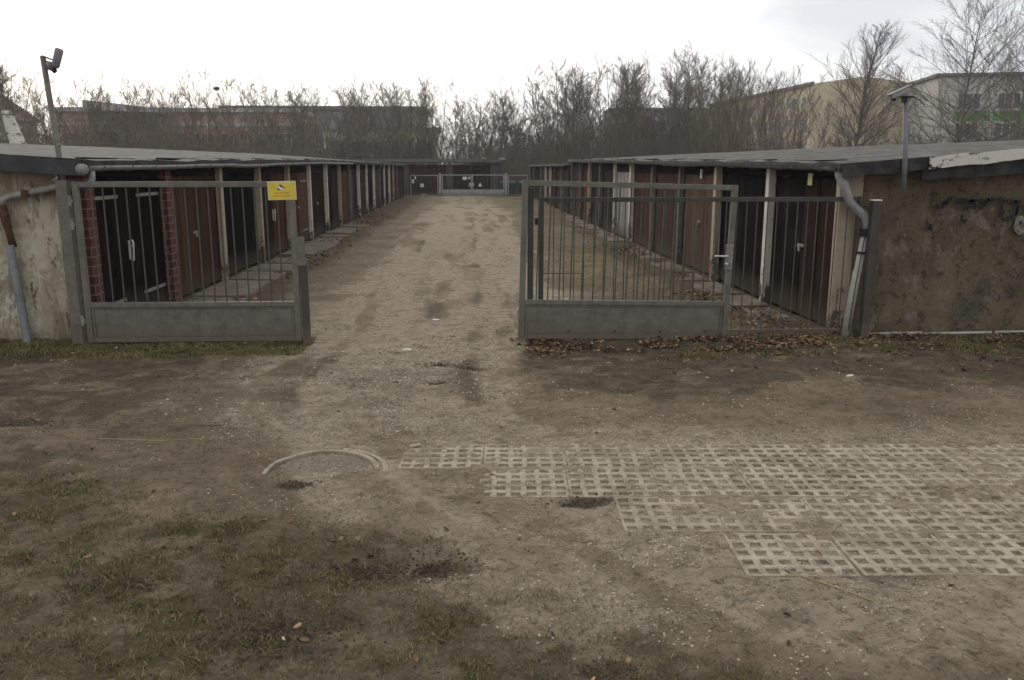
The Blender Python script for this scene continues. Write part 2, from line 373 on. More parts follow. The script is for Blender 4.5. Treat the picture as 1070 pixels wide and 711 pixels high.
def gheight(x, y):
    near = sstep(90, 30, np.abs(x) + np.abs(y))
    z = (fbm(x * .35, y * .35, 5, 3) - .5) * .05 + (fbm(x * 1.6, y * 1.9, 6, 4) - .5) * .035 + (fbm(x * 8, y * 8, 7, 4) - .5) * .034 * sstep(14, 9, y)
    g, d, l = zones(x, y)
    z = z + (fbm(x * 14, y * 14, 8, 3) - .5) * .03 * np.clip(g + d * .5, 0, 1)
    for (px, py, a, b, dd) in PITS:
        q = ((x - px) / a) ** 2 + ((y - py) / b) ** 2
        z = z - np.exp(-q * .8) * dd * (.3 + 1.1 * fbm(x * 22, y * 22, 40, 3))
    p = paved(x, y)
    u, w = pave_uv(x, y)
    zp = (fbm(x * 1.3, y * 2, 9, 4) - .5) * .030 + (fbm(x * 7, y * 9, 10, 4) - .5) * .015 + .0014 + .010 * sstep(.7, -.5, u) * sstep(.6, .3, w)
    for (u0, rr_) in PROWS:
        inr = (w > rr_ * .53 - .03) & (w < rr_ * .53 + .56); du = np.abs((u - u0 + .303) % .606 - .303); zp = zp + inr * .0055 * np.exp(-(du / .03) ** 2) * (.4 + 1.2 * fbm(x * 5, y * 5, 71, 3))
    dw = np.abs((w + .265) % .53 - .265); zp = zp + .0065 * np.exp(-(dw / .03) ** 2) * (.4 + 1.3 * fbm(x * 4, y * 6, 72, 3))
    z = z * (1 - p) + zp * p
    rd = rut(x, y); z = z - (1 - p) * rd * .016 * (.6 + .8 * fbm(x * 12, y * 12, 73, 2))
    pm_ = np.exp(-(((x + 1.05) / .6) ** 2 + ((y - 5.61) / .5) ** 2) ** 2); z = z * (1 - .85 * pm_) - .004 * pm_ + .018 * pm_ * sstep(5.62, 5.3, y)
    zb = sstep(9.4, 9.9, y) * sstep(12, 10.5, y) * sstep(.6, 1, np.abs(x + .6) - 1.1)
    return z * near + zb * .012

# ------------------------------------------------------------------ ground
def axis(stops):
    out = []
    for (a, b, st) in stops:
        n = max(1, int(round((b - a) / st))); out += [a + (b - a) * i / n for i in range(n)]
    out.append(stops[-1][1]); return np.array(out)
def grid_mesh(name, xs, ys, hf):
    X, Y = np.meshgrid(xs, ys); Z = hf(X, Y); nx, ny = len(xs), len(ys)
    co = np.stack([X, Y, Z], -1).reshape(-1, 3)
    i = (np.arange(ny - 1)[:, None] * nx + np.arange(nx - 1)[None]).ravel()
    F = np.stack([i, i + 1, i + 1 + nx, i + nx], -1)
    me = D.meshes.new(name); me.vertices.add(len(co)); me.vertices.foreach_set('co', co.ravel())
    me.loops.add(F.size); me.loops.foreach_set('vertex_index', F.ravel().astype(np.int32)); me.polygons.add(len(F))
    me.polygons.foreach_set('loop_start', (np.arange(len(F)) * 4).astype(np.int32)); me.polygons.foreach_set('loop_total', np.full(len(F), 4, np.int32))
    me.polygons.foreach_set('use_smooth', np.ones(len(F), bool)); me.update(calc_edges=True); me.validate()
    o = D.objects.new(name, me); C.objects.link(o); return o, X.ravel(), Y.ravel()
gx = axis([(-420, -100, 40), (-100, -20, 6), (-20, -7, .5), (-7, 8, .032), (8, 20, .5), (20, 100, 6), (100, 420, 40)])
gy = axis([(-120, -20, 20), (-20, 0, 2), (0, 2.6, .2), (2.6, 11, .03), (11, 20, .09), (20, 66, .35), (66, 200, 5), (200, 480, 40)])
ground, gX, gY = grid_mesh('ground', gx, gy, gheight); tag(ground, kind='structure')
g, d, l = zones(gX, gY)
at = ground.data.color_attributes.new('zone', 'FLOAT_COLOR', 'POINT')
at.data.foreach_set('color', np.stack([g, d / 1.3, l / 1.4, paved(gX, gY)], -1).ravel())
t = NT('ground_soil', .97, .08)
va = t.n.new('ShaderNodeAttribute'); va.attribute_name = 'zone'
sp = t.n.new('ShaderNodeSeparateColor'); t.l.new(va.outputs['Color'], sp.inputs[0])
n_big = t.noise(.8, 8, .65); n_mid = t.noise(6, 8, .7); n_fine = t.noise(45, 6, .75); n_sp = t.noise(160, 3, .6)
base = t.mix(t.rng(n_big, .35, .65), (.170, .130, .087), (.265, .208, .142))
base = t.mix(t.math('MULTIPLY', t.rng(n_mid, .4, .65), .5), base, (.095, .073, .048))
lightc = t.mix(t.rng(n_mid, .35, .65), (.28, .228, .163), (.39, .322, .236))
def soft(mask, k=.5, lo=.42, hi=.62, amp=.9):
    nn = t.math('ADD', t.math('MULTIPLY', n_mid, .45), t.math('MULTIPLY', n_fine, .55))
    return t.rng(t.math('ADD', mask, t.math('MULTIPLY', t.math('SUBTRACT', nn, .5), amp * 2)), lo - .2, hi + .2)
c = t.mix(soft(t.math('MULTIPLY', sp.outputs[2], 1.4)), base, lightc)
darkc = t.mix(t.rng(n_mid, .35, .65), (.045, .036, .022), (.125, .100, .066))
c = t.mix(t.math('MULTIPLY', soft(t.math('MULTIPLY', sp.outputs[1], 1.3)), .9), c, darkc)
greenc = t.mix(t.rng(n_fine, .35, .65), (.075, .068, .030), (.150, .130, .068))
c = t.mix(t.math('MULTIPLY', soft(sp.outputs[0]), .6), c, greenc)
vz = t.voro(85, 'F1'); vc = t.n.new('ShaderNodeTexVoronoi'); vc.inputs['Scale'].default_value = 85; t.l.new(t.vec(), vc.inputs['Vector'])
hs = t.n.new('ShaderNodeSeparateColor'); t.l.new(vc.outputs['Color'], hs.inputs[0])
stone = t.math('MULTIPLY', t.rng(vz, .25, .4, 1, 0), t.rng(hs.outputs[0], .72, .8))
c = t.mix(t.math('MULTIPLY', stone, .55), c, t.mix(hs.outputs[1], (.36, .32, .26), (.17, .15, .125)))
c = t.mix(t.math('MULTIPLY', t.rng(n_sp, .5, .7), .4), c, (.06, .045, .032))
n_ct = t.noise(3.2, 9, .8, (1, 1.3, 1), .5); c = t.mix(t.math('MULTIPLY', t.rng(n_ct, .50, .60), .45), c, (.095, .074, .048)); n_cl = t.noise(19, 9, .78, dist=.6); c = t.mix(t.math('MULTIPLY', t.rng(n_cl, .50, .62), .6), c, (.050, .037, .025)); n_c2 = t.noise(27, 8, .78, (1.3, 1, 1), .4); c = t.mix(t.math('MULTIPLY', t.rng(n_c2, .55, .66), .5), c, (.33, .27, .20))
t.col(c)
nb = t.bump(n_cl, .9, .025); nb = t.bump(n_fine, .9, .015, nb); t.bump(n_sp, .7, .006, nb)
ground.data.materials.append(t.m)

# ------------------------------------------------------------------ paving with open grid slabs
def slab(mb, u0, w0, rng):
    cu, cw = .1, .1045; nu, nw = 6, 5; bu, bw = .038, .046
    us = [0]; ws = [0]
    for i in range(nu): us += [i * cu + bu / 2 + (0 if i else 0), (i + 1) * cu - bu / 2]
    us.append(nu * cu)
    for i in range(nw): ws += [i * cw + bw / 2, (i + 1) * cw - bw / 2]
    ws.append(nw * cw)
    tz = .0075 + rng.uniform(-.002, .002); tx = rng.uniform(-.004, .004); ty = rng.uniform(-.006, .006); rr = rng.uniform(-.012, .012)
    ox, oy = rng.uniform(-.006, .006), rng.uniform(-.006, .006)
    nU, nW = len(us), len(ws); vs = []; fs = []
    c, s = math.cos(PAVE_A), math.sin(PAVE_A)
    for lay in (0, 1):
        for j in range(nW):
            for i in range(nU):
                u, w = us[i], ws[j]
                jit = .006 if 0 < i < nU - 1 and 0 < j < nW - 1 else .002
                u += rng.uniform(-jit, jit); w += rng.uniform(-jit, jit)
                z = tz + tx * (u - .3) + ty * (w - .25) if lay == 0 else -.045
                U = u0 + u * math.cos(rr) - w * math.sin(rr) + ox; W = w0 + w * math.cos(rr) + u * math.sin(rr) + oy
                vs.append((U * c + W * s, 6.14 + U * s - W * c, z))
    N = nU * nW
    hole = set()
    for j in range(nW - 1):
        for i in range(nU - 1):
            if i % 2 == 1 and j % 2 == 1:
                hole.add((i, j))
    solid = lambda i, j: 0 <= i < nU - 1 and 0 <= j < nW - 1 and (i, j) not in hole
    for j in range(nW - 1):
        for i in range(nU - 1):
            if not solid(i, j): continue
            a, b, c2, d2 = j * nU + i, j * nU + i + 1, (j + 1) * nU + i + 1, (j + 1) * nU + i
            fs.append((a, d2, c2, b))
            for (di, dj, e) in ((0, -1, (a, b)), (1, 0, (b, c2)), (0, 1, (c2, d2)), (-1, 0, (d2, a))):
                if not solid(i + di, j + dj): fs.append((e[0], e[1], e[1] + N, e[0] + N))
    mb.add(vs, fs)
mb = MB(); rg = random.Random(3)
for (u0, r) in PROWS:
    u = u0; k = 0
    while u < 9.5:
        slab(mb, u, r * .53, rg); u += .606
po = mb.build('pavement', 'paver'); tag(po, kind='structure')
bv = po.modifiers.new('bevel', 'BEVEL'); bv.width = .004; bv.segments = 1; bv.limit_method = 'ANGLE'

# ------------------------------------------------------------------ garage rows
def lerp(a, b, t): return a + (b - a) * t
def roof_z(side, y):
    """eave underside z and outer top z along the row"""
    if side < 0:
        e = np.interp(y, [10, 12, 28, 62], [2.09, 2.10, 2.24, 2.19]); o = np.interp(y, [10, 17, 27, 46, 62], [2.60, 2.62, 2.70, 2.80, 2.78])
    else:
        e = np.interp(y, [10, 13, 25, 37.75, 37.9, 62], [2.06, 2.09, 2.22, 2.33, 2.16, 2.14]); o = np.interp(y, [10, 15, 25, 37.75, 37.9, 62], [2.56, 2.62, 2.67, 2.72, 2.45, 2.38])
    return float(e), float(o)
def roof_mesh(side, X, y0, y1, depth, over=.13, thick=.095, seed=0):
    mb = MB(); ys = np.arange(y0, y1 + .01, .22); ns = 7
    xs = [X - side * over + side * (depth + over + .15) * k / (ns - 1) for k in range(ns)]
    rg = np.random.RandomState(seed); vs = []; n = len(ys)
    for j, y in enumerate(ys):
        e, o = roof_z(side, y)
        for k in range(ns):
            tt = k / (ns - 1); z = lerp(e + thick, o, tt) + (fbm(y * 1.1, k * .9, seed, 3) - .5) * .035
            dx = -side * float(vnoise(y * 2.2, 1.3, seed)) * .05 if k == 0 else 0
            dz = (float(vnoise(y * 3, 7, seed + 2)) - .5) * .03 if k == 0 else 0
            yy = y + (float(vnoise(k * 1.7, 3, seed + 4)) - .5) * .05 if j in (0, n - 1) else y
            vs.append((xs[k] + dx, yy, z + dz))
    top = len(vs)
    for j, y in enumerate(ys):
        e, o = roof_z(side, y)
        for k in range(ns):
            tt = k / (ns - 1); z = lerp(e, o - thick, tt)
            if k == 0: z += (float(vnoise(y * 4, 9, seed + 5)) - .5) * .03
            vs.append((vs[j * ns + k][0], vs[j * ns + k][1], z))
    fs = []
    W = lambda j, k: j * ns + k
    sg = side > 0
    for j in range(n - 1):
        for k in range(ns - 1):
            q = (W(j, k), W(j, k + 1), W(j + 1, k + 1), W(j + 1, k)); fs.append(q if sg else q[::-1])
            q2 = tuple(i + top for i in q); fs.append(q2[::-1] if sg else q2)
    mb.add(vs, fs); mb.cur = 1; o2 = 0
    edge = []
    for j in range(n - 1):
        a, b = W(j, 0), W(j + 1, 0); edge.append((a, b, b + top, a + top))
        a, b = W(j, ns - 1), W(j + 1, ns - 1); edge.append((a, a + top, b + top, b))
    for k in range(ns - 1):
        a, b = W(0, k), W(0, k + 1); edge.append((a, a + top, b + top, b))
        a, b = W(n - 1, k), W(n - 1, k + 1); edge.append((a, b, b + top, a + top))
    mb.f += edge; mb.mi += [1] * len(edge)
    return mb
def door(parent, side, X, ya, yb, cols, pz0=.03, ztop=1.97, straps=False, handle='bar', ajar=0, planks=4, seed=0):
    """one garage door: a frame as the part, two leaves, hinges and handle as its sub-parts; lies on the plane x = X + side*.09"""
    rg = random.Random(seed); xd = X + side * .12
    fm = MB(); e, o = roof_z(side, (ya + yb) / 2)
    fm.box(xd - side * .02, xd + side * .06, ya + .002, ya + .06, 0, ztop); fm.box(xd - side * .02, xd + side * .06, yb - .06, yb - .002, 0, ztop)
    fm.box(xd - side * .03, xd + side * .07, ya + .002, yb - .002, ztop + .003, e + .12)
    fr = fm.build('garage_door', cols[-1] if len(cols) > 2 else 'door_frame_dark', parent)
    ym = (ya + yb) / 2 + rg.uniform(-.03, .03)
    for li, (a, b) in enumerate(((ya + .065, ym - .006), (ym + .006, yb - .065))):
        lm = MB(); w = (b - a) / planks
        hy = a if li == 0 else b
        M = Matrix.Identity(4)
        if ajar and li == 0: M = Matrix.Translation((xd, hy, 0)) @ Matrix.Rotation(-side * ajar, 4, 'Z') @ Matrix.Translation((-xd, -hy, 0))
        for k in range(planks):
            g_ = .004; dx = rg.uniform(-.005, .005); z0 = pz0 + rg.uniform(0, .03); z1 = ztop - .01 - rg.uniform(0, .012)
            lm.box(xd + dx - side * .012, xd + dx + side * .025, a + w * k + g_, a + w * (k + 1) - g_, z0, z1, M)
        lm.box(xd + side * .03, xd + side * .05, a + .01, b - .01, pz0 + .05, ztop - .05, M)
        lf = lm.build('door_leaf', cols[li], fr)
        if straps:
            for z in (.35, 1.72):
                sm = MB(); ln = (b - a) * .72; s0, s1 = (a + .02, a + ln) if li == 0 else (b - ln, b - .02)
                sm.box(xd - side * .03, xd - side * .018, s0, s1, z - .022, z + .022, Matrix.Translation((0, 0, 0)))
                sm.build('strap_hinge', 'strap_iron', fr)
    if handle == 'bar':
        hm = MB(); hm.tube([(xd - side * .06, ym - .05, 1.13), (xd - side * .075, ym - .05, 1.08), (xd - side * .06, ym - .05, .84)], .011, 6); hm.box(xd - side * .022, xd - side * .012, ym - .08, ym - .02, .86, 1.12)
        hm.tube([(xd - side * .03, ym - .05, 1.05), (xd - side * .07, ym - .05, 1.05), (xd - side * .07, ym - .17, 1.05)], .009, 6)
        hm.build('handle', 'handle_steel', fr)
    elif handle == 'lock':
        hm = MB(); hm.box(xd - side * .03, xd - side * .013, ym - .12, ym + .1, 1.0, 1.04); hm.box(xd - side * .05, xd - side * .031, ym - .04, ym + .02, .94, 1.02); hm.build('handle', 'strap_iron', fr)
    return fr
mat_wood('door_frame_dark', (.012, .008, .007))
DW = dict(black=(.014, .012, .011), nearblack=(.028, .016, .012), darkbrown=(.052, .029, .020), brown=(.082, .046, .031), redbrown=(.115, .048, .034), oxide=(.13, .072, .055),
          orange=(.135, .085, .058), plum=(.075, .046, .040), grey=(.125, .11, .10), lightgrey=(.36, .37, .37), olive=(.07, .062, .045), weathered=(.092, .050, .032), red=(.25, .035, .02))
for k, c_ in DW.items(): mat_wood('door_' + k, tuple(x * (.75 if k == 'lightgrey' else .8 if k in ('orange', 'oxide', 'red', 'weathered', 'plum') else .62 if k in ('brown', 'redbrown', 'grey') else .42 if k in ('darkbrown', 'olive') else .22) for x in (c_[0], c_[1] * .9, c_[2] * .88)))

def wall_panel(mb, xa, xb, y, zf_top, z0, face=-1, nx=60, nz=26, amp=.012, seed=0, thick=.2):
    """uneven rendered wall face at y, from xa to xb; the top follows zf_top(x); solid behind"""
    vs = []; fs = []
    for j in range(nz + 1):
        for i in range(nx + 1):
            x = lerp(xa, xb, i / nx); z = lerp(z0, zf_top(x), j / nz)
            dd = (float(fbm(x * 1.2, z * 1.2, seed, 3)) - .5) * amp * 2 + (float(fbm(x * 6, z * 6, seed + 5, 2)) - .5) * amp * .5
            vs.append((x, y - dd, z))
    for j in range(nz):
        for i in range(nx):
            a = j * (nx + 1) + i; q = (a, a + 1, a + nx + 2, a + nx + 1); fs.append(q if xb > xa else q[::-1])
    o = len(vs)
    for (x, z) in ((xa, z0), (xb, z0), (xb, zf_top(xb)), (xa, zf_top(xa))): vs.append((x, y + thick, z))
    c0, c1, c2, c3 = 0, nx, (nz + 1) * (nx + 1) - 1, nz * (nx + 1)
    ring = [(c0, c1, o + 1, o), (c1, c2, o + 2, o + 1), (c2, c3, o + 3, o + 2), (c3, c0, o, o + 3), (o, o + 1, o + 2, o + 3)]
    fs += [r[::-1] if xb > xa else r for r in ring]
    mb.add(vs, fs); return mb

def make_row(side, X, YS, depth, label, loc, doors, pillars, endmat, name='garage_row'):
    root = thing(name, label, 'garages', loc)
    y0, y1 = YS[0], YS[-1]
    roof_mesh(side, X, y0 - .22, y1 + .25, depth, seed=int(10 + side)).build('roof', ['roof', 'felt'], root)
    zt = lambda x: lerp(roof_z(side, y0)[0] + .0, roof_z(side, y0)[1] - .13, (side * (x - X) + .13) / (depth + .28)) + .01
    wm = MB(); wall_panel(wm, X + side * .30, X + side * depth, y0, zt, -.06, seed=31 + side)
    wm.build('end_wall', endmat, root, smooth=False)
    wm = MB()
    z1 = lambda y: roof_z(side, y)[1] - .14
    for a, b in zip(YS[:-1], YS[1:]):
        wm.box(X + side * (depth - .2), X + side * depth, a + (.21 if a == y0 else .001), b, -.05, min(z1(a), z1(b)))
    wm.box(X + side * .35, X + side * (depth - .2) , y1 - .2, y1, -.05, roof_z(side, y1)[0])
    wm.build('back_wall', 'facade_grey', root)
    fm = MB(); fm.box(X + side * .3, X + side * (depth - .2), y0 + .3, y1 - .3, 0.0, .02); fm.build('floor_slab', 'concrete', root)
    for i, y in enumerate(YS):
        kind = pillars[i % len(pillars)] if i < len(pillars) else pillars[-1 - (i % 3)]
        w = .24 if kind == 'brick' else .115 + .05 * ((i * 7) % 3) / 2
        e = roof_z(side, y)[0]; pm = MB()
        ya, yb = (y, y + w) if i == 0 else ((y - w, y) if i == len(YS) - 1 else (y - w / 2, y + w / 2))
        jx = 0.012 * math.sin(i * 2.3)
        pm.box(X + jx, X + side * (.297 if i == 0 else .32), ya, yb, -.05, e + .05)
        pm.build('pillar', kind, root, bevel=.008)
    for i, (a, b) in enumerate(zip(YS[:-1], YS[1:])):
        spec = doors[i] if i < len(doors) else doors[-1 - (i % 4)]
        door(root, side, X, a + (.245 if i == 0 else .115), b - .115 - (.1 if i == len(YS) - 2 else 0), **spec, seed=i * 3 + side + 9)
    return root
def dk(a, b=None, **k): return dict(cols=('door_' + a, 'door_' + (b or a)), **k)
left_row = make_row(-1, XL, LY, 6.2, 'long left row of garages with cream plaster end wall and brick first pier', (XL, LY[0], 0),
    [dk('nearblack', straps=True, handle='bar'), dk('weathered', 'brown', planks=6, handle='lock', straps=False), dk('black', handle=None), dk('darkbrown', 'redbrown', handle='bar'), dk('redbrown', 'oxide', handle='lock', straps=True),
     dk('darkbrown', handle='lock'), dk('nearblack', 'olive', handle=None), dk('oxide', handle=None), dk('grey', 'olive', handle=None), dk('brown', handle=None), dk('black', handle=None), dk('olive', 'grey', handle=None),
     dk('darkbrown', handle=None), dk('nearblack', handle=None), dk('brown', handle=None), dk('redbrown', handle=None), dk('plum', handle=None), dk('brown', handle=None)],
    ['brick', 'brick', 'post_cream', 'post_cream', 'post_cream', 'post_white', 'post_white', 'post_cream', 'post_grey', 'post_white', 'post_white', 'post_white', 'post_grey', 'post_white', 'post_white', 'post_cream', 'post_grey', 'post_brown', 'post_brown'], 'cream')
right_row = make_row(1, XR, RY, 6.0, 'near right row of garages with dark brown plaster end wall bearing faded graffiti', (XR, RY[0], 0),
    [dk('darkbrown', 'nearblack', handle='lock'), dk('black', handle=None), dk('orange', handle='lock'), dk('plum', handle=None), dk('redbrown', 'brown', handle=None), dk('lightgrey', handle=None),
     dk('darkbrown', handle=None), dk('nearblack', handle='lock'), dk('red', 'darkbrown', handle=None), dk('brown', handle=None)],
    ['post_cream', 'post_white', 'post_cream', 'post_grey', 'post_grey', 'post_white', 'post_white', 'post_grey', 'post_cream', 'post_grey', 'post_grey'], 'brownwall')
right_row2 = make_row(1, XR - .06, RY2, 5.2, 'lower garage row behind the right row with thin pale posts', (XR - .06, RY2[0], 0),
    [dk('darkbrown', handle=None), dk('brown', handle=None), dk('nearblack', handle=None), dk('redbrown', handle=None), dk('brown', handle=None), dk('darkbrown', handle=None), dk('black', handle=None), dk('brown', handle=None)],
    ['post_brown', 'post_grey', 'post_brown', 'post_white', 'post_white', 'post_grey', 'post_brown', 'post_grey', 'post_brown'], 'brownwall')

# fascias -----------------------------------------------------------
fm = MB()   # left end wall: grey sheet fascia under the roof felt
ez, oz = roof_z(-1, 10.08)
zr = lambda x: lerp(ez + .095, oz, (-(x - XL) + .13) / 6.48)
n = 24
def fascia(mb, xa, xb, y, za_t, zb_t, h, th=.035, n=20, seed=0, amp=.012):
    vs = []; fs = []
    for i in range(n + 1):
        t_ = i / n; x = lerp(xa, xb, t_); zt_ = lerp(za_t, zb_t, t_); hh = h(t_) if callable(h) else h
        d1 = (float(fbm(x * 3, 2, seed, 3)) - .5) * amp; d2 = (float(fbm(x * 5, 5, seed + 1, 4)) - .5) * amp * 2.2
        vs += [(x, y - d1, zt_ + d1), (x, y - d1 * .5, zt_ - hh + d2), (x, y + th, zt_ - hh + d2), (x, y + th, zt_ + d1)]
    for i in range(n):
        a = i * 4
        for k in range(4): fs.append((a + k, a + (k + 1) % 4, a + 4 + (k + 1) % 4, a + 4 + k))
    fs.append((0, 3, 2, 1)); fs.append((n * 4, n * 4 + 1, n * 4 + 2, n * 4 + 3)); mb.add(vs, fs)
fascia(fm, XL + .10, XL - 6.3, 10.0, zr(XL + .10) - .02, zr(XL - 6.3) - .02, .16, n=50, seed=5)
fm.build('fascia', 'fascia_dark', left_row)
fm = MB(); fm.tube([(XL - 6.2, 10.05, 2.30), (XL - 2, 10.05, 2.10), (XL - .75, 10.05, 2.075), (XL - .33, 10.06, 2.07), (XL - .22, 10.06, 2.05), (XL - .20, 10.07, 1.98), (XL - .26, 10.08, 1.95)], .012, 6)
fm.build('cable', 'pipe_white', left_row, smooth=True)
ez, oz = roof_z(1, 10.0)
zrr = lambda x: lerp(ez + .095, oz, ((x - XR) + .13) / 6.28)
fm = MB(); fascia(fm, XR - .10, 5.52, 9.94, zrr(XR - .10) - .03, zrr(5.52) - .0, .15, n=24, seed=8, amp=.03); fm.build('fascia', 'felt', right_row)
fm = MB(); fascia(fm, 5.54, 6.98, 9.90, zrr(5.54) + .0, zrr(6.98) + .03, lambda t_: .155 - .045 * t_, n=30, seed=12, amp=.02); fm.build('fascia_board', 'peel', right_row)
fm = MB(); fascia(fm, 7.01, 8.6, 9.90, zrr(7.01) + .05, zrr(8.6) + .02, .12, n=30, seed=15, amp=.02); fm.build('fascia_board', 'peel', right_row)
fm = MB(); fascia(fm, 5.5, XR + 6.1, 9.99, zrr(5.5) - .07, zrr(XR + 6.1) - .07, .2, n=40, seed=18, amp=.02); fm.build('fascia', 'felt', right_row)

# gutters -------------------------------------------------------------
def gutter(parent, side, X, y0, y1, mat, name='gutter', dz=-.03, r=.062, steps=.6):
    mb = MB(); ys = np.arange(y0, y1, steps); nn = 7; vs = []; fs = []
    for j, y in enumerate(ys):
        e = roof_z(side, y)[0]; sag = (float(vnoise(y * .7, 4, 77)) - .5) * .03
        for lay, rr in ((0, r), (1, r - .008)):
            for k in range(nn):
                a = PI + PI * k / (nn - 1); vs.append((X - side * .15 + rr * math.cos(a), y, e + dz + sag + rr * math.sin(a) + .05))
    L = nn * 2
    for j in range(len(ys) - 1):
        for k in range(nn - 1):
            a = j * L + k; fs.append((a, a + 1, a + L + 1, a + L)); b = a + nn; fs.append((b, b + L, b + L + 1, b + 1))
        for k in (0, nn - 1):
            a = j * L + k; fs.append((a, a + nn, a + nn + L, a + L))
    fs.append(tuple(range(nn))); mb.add(vs, fs)
    g_ = mb.build(name, mat, parent, smooth=True)
    for y in np.arange(y0 + .4, min(y1, y0 + 16), .85):
        bm = MB()
        e = roof_z(side, y)[0] + dz + .05 + (float(vnoise(y * .7, 4, 77)) - .5) * .03
        pts = [(X - side * .15 + (r + .006) * math.cos(a), y, e + (r + .006) * math.sin(a)) for a in np.linspace(PI, 2 * PI, 7)]
        bm.tube(pts, .009, 4); bm.build('bracket', 'strap_iron', g_)
    return g_
gutter(left_row, -1, XL, 10.0, 33, 'gutter_zinc')
gutter(right_row, 1, XR, 10.1, 30, 'gutter_weathered', r=.05, dz=-.01)
ez = roof_z(-1, 10.0)[0]
gm = MB(); gm.tube([(XL + .13, 9.95, ez - .015), (XL + .13, 10.0, ez - .015)], .066, 16); gm.tube([(XL + .17, 10.12, ez - .03), (XL + .17, 10.12, ez - .12), (XL + .13, 10.12, ez - .2), (XL + .02, 10.12, ez - .23)], .036, 10)
gm.build('gutter_end', 'gutter_zinc', left_row, smooth=True)
# left drain pipe
dp = thing('downpipe', 'broken drainpipe with pale elbow and grey lower tube on cream wall', 'downpipe', (-5.38, 10.2, 0))
m_ = MB(); m_.tube([(-4.62, 10.16, 1.90), (-4.80, 10.17, 1.875), (-5.36, 10.2, 1.765), (-5.44, 10.2, 1.73), (-5.455, 10.2, 1.66)], [.038, .04, .04, .042, .038], 14); m_.build('pipe_elbow', 'pipe_weathered', dp, smooth=True)
m_ = MB(); m_.tube([(-5.16, 10.17, 1.765), (-5.155, 10.17, 1.84)], .050, 12); m_.build('clamp', 'rust', dp)
m_ = MB(); m_.tube([(-5.455, 10.2, 1.665), (-5.44, 10.2, 1.5), (-5.42, 10.21, 1.35), (-5.40, 10.22, 1.17)], [.045, .052, .04, .044], 10); m_.build('rusty_pipe', 'rust', dp, smooth=True)
m_ = MB(); m_.tube([(-5.42, 10.19, 1.20), (-5.38, 10.19, .6), (-5.345, 10.19, .06), (-5.33, 10.12, -.02)], [.048, .05, .05, .052], 14); m_.build('lower_pipe', 'pipe_grey', dp, smooth=True)
# right drain pipe
dp = thing('downpipe', 'white drainpipe with grey offset bend at the corner of the right garages', 'downpipe', (4.75, 9.95, 0))
m_ = MB(); m_.tube([(4.54, 10.13, 2.14), (4.54, 10.10, 2.0), (4.60, 10.06, 1.82), (4.66, 10.05, 1.68), (4.74, 10.05, 1.60), (4.86, 10.06, 1.52), (4.895, 10.07, 1.42), (4.89, 10.07, 1.32)], [.07, .068, .058, .055, .056, .056, .055, .052], 14); m_.build('upper_bend', 'gutter_zinc', dp, smooth=True)
m_ = MB(); m_.tube([(4.885, 10.07, 1.36), (4.885, 10.07, 1.27)], .072, 14); m_.build('collar', 'black_rubber', dp)
m_ = MB(); m_.tube([(4.86, 10.07, 1.08), (4.858, 10.07, 1.05)], .068, 14); m_.build('clamp', 'black_rubber', dp)
m_ = MB(); m_.tube([(4.885, 10.07, 1.30), (4.80, 10.06, .6), (4.735, 10.05, .02)], .052, 14); m_.build('lower_pipe', 'pipe_white', dp, smooth=True)
m_ = MB(); m_.tube([(4.86, 10.0, 1.3), (4.79, 9.99, .7), (4.745, 9.99, .1)], .006, 5); m_.build('cable', 'black_rubber', dp)
m_ = MB()
for a, b, z in ((5.02, 5.75, .035), (5.78, 6.65, .03), (6.7, 9.5, .04)): m_.tube([(a, 10.08, z), (b, 10.07, z + .008)], .02, 8)
tag(origin(m_.build('ground_pipe', 'pipe_white', smooth=True)), 'thin white pipe lying along the foot of the brown wall', 'pipe')
# graffiti strokes on the brown wall, built as dry broken spray marks just proud of the plaster
def wpt(px, py, Y=10.165):   # zoom-picture point to the wall plane
    u = 950 + px / 8.917; v = 185 + py / 8.917
    f = 870.; p = rad(11.72); yw = rad(3.03); a = (u - 535) / f; b = -(v - 355.5) / f
    F = Vector((math.sin(yw) * math.cos(p), math.cos(yw) * math.cos(p), -math.sin(p))); Rr = Vector((math.cos(yw), -math.sin(yw), 0)); U = Vector((math.sin(yw) * math.sin(p), math.cos(yw) * math.sin(p), math.cos(p)))
    dd = F + Rr * a + U * b; tt = Y / dd.y; return Vector((dd.x * tt, Y, 2.1 + dd.z * tt))
strokes = [[(262, 248), (258, 305)], [(312, 300), (318, 225), (345, 260), (372, 200), (400, 185), (392, 215)], [(420, 225), (500, 215), (560, 235), (610, 225)], [(495, 300), (560, 290)], [(490, 350), (485, 400), (520, 420), (545, 400)],
           [(608, 215), (612, 300)], [(560, 225), (740, 212), (880, 212)], [(660, 300), (735, 215), (742, 235)], [(735, 395), (740, 405)], [(865, 240), (862, 390), (905, 410), (960, 370), (1000, 340), (1010, 245), (940, 215), (875, 235)], [(925, 330), (940, 315)],
           [(150, 430), (190, 440), (200, 495), (160, 470)], [(245, 140), (262, 165)], [(475, 105), (480, 125)], [(980, 230), (1030, 230), (1000, 350)], [(30, 160), (30, 190)], [(220, 560), (215, 580)], [(1090, 200), (1120, 260), (1180, 215), (1200, 300)]]
rg = random.Random(4)
